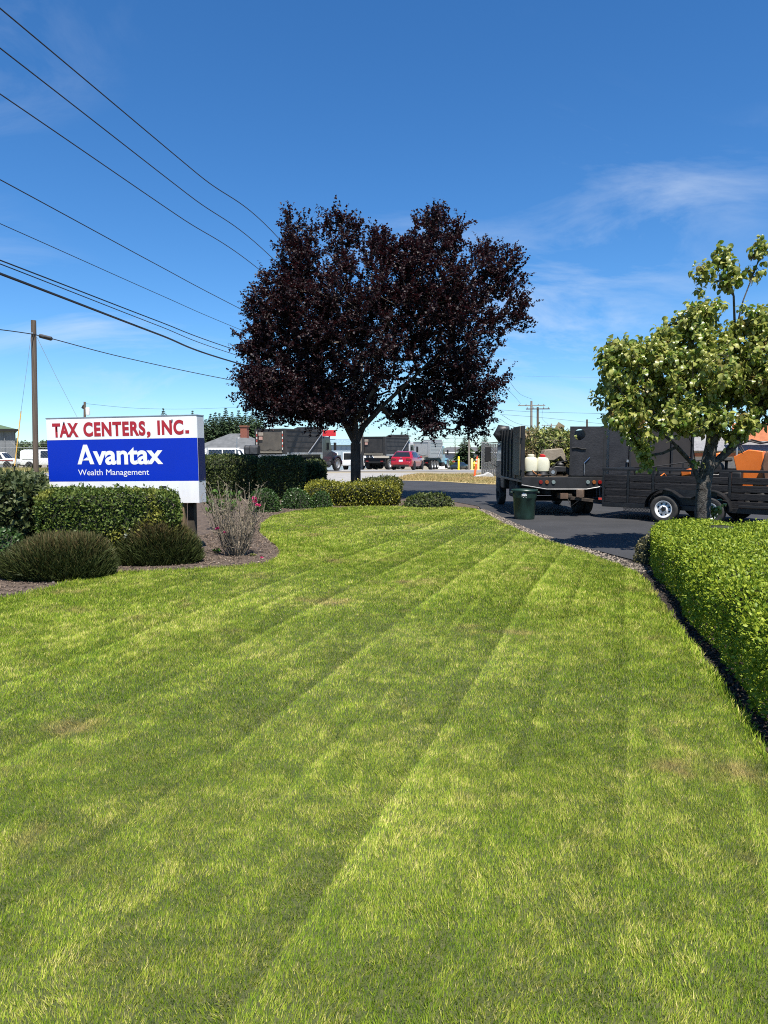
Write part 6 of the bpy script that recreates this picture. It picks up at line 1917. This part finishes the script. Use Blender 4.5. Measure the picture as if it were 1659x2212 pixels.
# ================================================================== fence by the field
FY = 69.0
fx0, fx1 = XofS(-30, FY), XofS(112, FY)
fz = zt(FY)
fn = thing('chain_link_fence', 'chain link fence with barbed wire between the field and parked vans', 'fence', (fx0, FY, fz))
L = fx1 - fx0
chainlink(L, 2.1, .30, .008).obj('mesh', M_WIRE, fn, kind='stuff')
for i in range(4):
    x = .05 + i * 2.05 + .9
    po = MB().cyl((x, 0, 0), (x, 0, 2.2), .035, n=8).obj('post', M_STEEL, fn)
    MB().cyl((x, 0, 2.2), (x - .42, -.1, 2.68), .022, n=6).obj('barb_arm', M_ALU, po)
for k, z in enumerate((2.12, 2.34, 2.48, 2.62)):
    MB().cyl((0, -.03 * k, z), (L, -.03 * k, z), .022 if k == 0 else .008, n=5).obj('top_rail' if k == 0 else 'barbed_wire', M_STEEL, fn)
f2x0, f2x1, F2Y = XofS(446, 66), XofS(520, 66), 66.0
f2 = thing('chain_link_fence', 'short stretch of chain link fence seen just right of the sign', 'fence', (f2x0, F2Y, zt(F2Y)))
chainlink(f2x1 - f2x0, 2.0, .30, .008).obj('mesh', M_WIRE, f2, kind='stuff')
for x, h in ((.12, 2.1), (f2x1 - f2x0 - .3, 2.9)):
    MB().cyl((x, 0, 0), (x, 0, h), .05, n=8).obj('post', M_STEEL, f2)
MB().cyl((0, 0, 2.0), (f2x1 - f2x0, 0, 2.0), .025, n=6).obj('top_rail', M_STEEL, f2)

# ================================================================== far trees
M_CON = leafmat('conifer_needles', (.022, .044, .019), (.070, .105, .045), .12, .7, .2)
M_FTR = leafmat('far_leaves', (.040, .072, .022), (.090, .125, .045), .2, .6, .3)
M_TRK = pmat('far_trunk', (.06, .05, .04), .9)
def conifer_mesh(seed, h=1.0):
    r = np.random.default_rng(seed)
    P, A, S = [], [], []
    lev = 26
    for i in range(lev):
        f = i / (lev - 1)
        z = .06 + .92 * f
        rad = .20 * (1 - f) ** .75 * r.uniform(.8, 1.2) + .010
        nb = int(12 + 14 * (1 - f))
        for k in range(nb):
            a = r.uniform(0, 2 * PI); rr_ = rad * r.uniform(.7, 1.15)
            for m in range(4):
                u = (m + .3) / 4
                P.append((math.cos(a) * rr_ * u, math.sin(a) * rr_ * u, z - .10 * rr_ / .17 * u ** 1.5 + r.normal(0, .006)))
                A.append((math.cos(a), math.sin(a), r.uniform(-.5, .1))); S.append(max(.020, rr_ * .55))
    P, A, S = np.array(P), np.array(A), np.array(S)
    N = r.normal(0, .5, P.shape) + np.array((0, 0, 1.0))
    return leaves_mesh('crown', P, A, N, S, T_LEAF, 1.1)
cms = [conifer_mesh(s) for s in (1, 2, 3, 4)]
trk = MB().cyl((0, 0, 0), (0, 0, .97), .016, .003, 8).mesh('trunk')
def conifer(sx_, ytop, Y, label, k, wide=1.0):
    b = Vector((XofS(sx_, Y), Y, zt(Y)))
    h = at(sx_, ytop, Y).z - b.z
    t = thing('conifer_tree', label, 'tree', tuple(b), k * 1.3, 'conifers on the skyline')
    for nm, me, m in (('trunk', trk, M_TRK), ('crown', cms[k % 4], M_CON)):
        o = put(nm, me, m, t); o.scale = (h * wide, h * wide, h)
tops = [(438, 898, 'first'), (458, 893, 'second'), (468, 890, 'third'), (476.5, 891.5, 'fourth'), (490.5, 880, 'fifth and tallest'), (504, 889, 'sixth'), (518, 885, 'seventh'), (533, 886, 'eighth'), (548, 884, 'ninth'), (564, 888, 'tenth')]
for i, (sx_, yt, nm) in enumerate(tops):
    conifer(sx_, yt, 185 + (i * 37 % 17), nm + ' tree from the sign in the conifer row behind the house', i, 1.1)
for i, (sx_, yt) in enumerate(((447, 905), (463, 902), (483, 899), (498, 901), (512, 900), (526, 899), (541, 897), (556, 900)  )):
    conifer(sx_, yt, 172 + (i * 29 % 9), ['first', 'second', 'third', 'fourth', 'fifth', 'sixth', 'seventh', 'eighth', 'ninth', 'tenth'][i] + ' tree from the sign in the shorter front row of conifers', i + 2, 1.35)
conifer(357, 881, 210, 'lone conifer tip poking up above the middle of the sign', 1, .9)
conifer(419, 886, 215, 'conifer tip poking up above the right end of the sign', 3, .9)
conifer(1003, 942, 150, 'broad conifer behind the grey building', 0, 1.7)
conifer(1046, 938, 150, 'conifer half hidden behind the chain link gate', 2, 1.7)
conifer(868, 932, 190, 'conifer glimpsed under the plum crown above the dump trucks', 1, 1.2)
conifer(880, 935, 195, 'second conifer glimpsed under the plum crown beside the first', 2, 1.2)
conifer(40, 946, 190, 'dark tree at the corner of the metal warehouse', 1, 1.2)
def far_tree(sx_, ytop, Y, rw, label, seed, mat=M_FTR, n=900):
    b = Vector((XofS(sx_, Y), Y, zt(Y)))
    h = at(sx_, ytop, Y).z - b.z
    t = thing('broadleaf_tree', label, 'tree', tuple(b), 0, 'broadleaf trees on the skyline')
    MB().tube([(0, 0, 0), (.05 * h, 0, h * .35), (0, 0, h * .7)], [h * .035, h * .025, h * .01], 7).obj('trunk', M_TRK, t)
    lb = [((RNG.normal(0, rw * .35), RNG.normal(0, rw * .3), h * RNG.uniform(.5, .78)), (rw * .45, rw * .45, h * .2)) for _ in range(7)] + [((0, 0, h * .75), (rw * .5, rw * .5, h * .22))]
    P = ellipsoid_points(lb, n, .35)
    put('crown', leaves_mesh('crown', P, RNG.normal(0, 1, P.shape), RNG.normal(0, .7, P.shape) + np.array((0, 0, .8)), rw * .13 * RNG.uniform(.6, 1.3, n), T_DIA, 1.4), mat, t)
far_tree(62, 950, 130, 3.0, 'leafy tree behind the parked vehicles left of the pole', 1)
far_tree(52, 953, 134, 2.5, 'smaller leafy tree beside the metal warehouse', 2)
far_tree(104, 948, 132, 3.2, 'leafy tree directly left of the sign top', 3)
far_tree(87, 953, 136, 2.6, 'leafy tree between the pole and the sign', 4)
far_tree(964, 966, 190, 5.0, 'rounded tree left of the grey building roof', 5)
far_tree(1030, 967, 190, 4.0, 'rounded tree behind the right end of the grey roof', 6)
far_tree(974, 993, 148, 1.6, 'small bright green street tree before the grey building', 7, leafmat('bright_leaves', (.09, .14, .03), (.17, .22, .06), .3, .5))
far_tree(1290, 925, 150, 5.0, 'tree top just above the shut truck door', 8)
# bare snag behind the grey building
sn = thing('bare_tree', 'thin bare tree standing behind the grey building', 'tree', (XofS(982, 152), 152, zt(152)))
s_ = MB(); s_.tube([(0, 0, 0), (.1, 0, 3), (0, 0, 7.2)], [.16, .1, .03], 6)
for i in range(9):
    z = 3.6 + i * .4; a = i * 2.1
    s_.tube([(0, 0, z), (math.cos(a) * .7, math.sin(a) * .7, z + .5)], [.035, .012], 4)
s_.obj('trunk', M_TRK, sn)
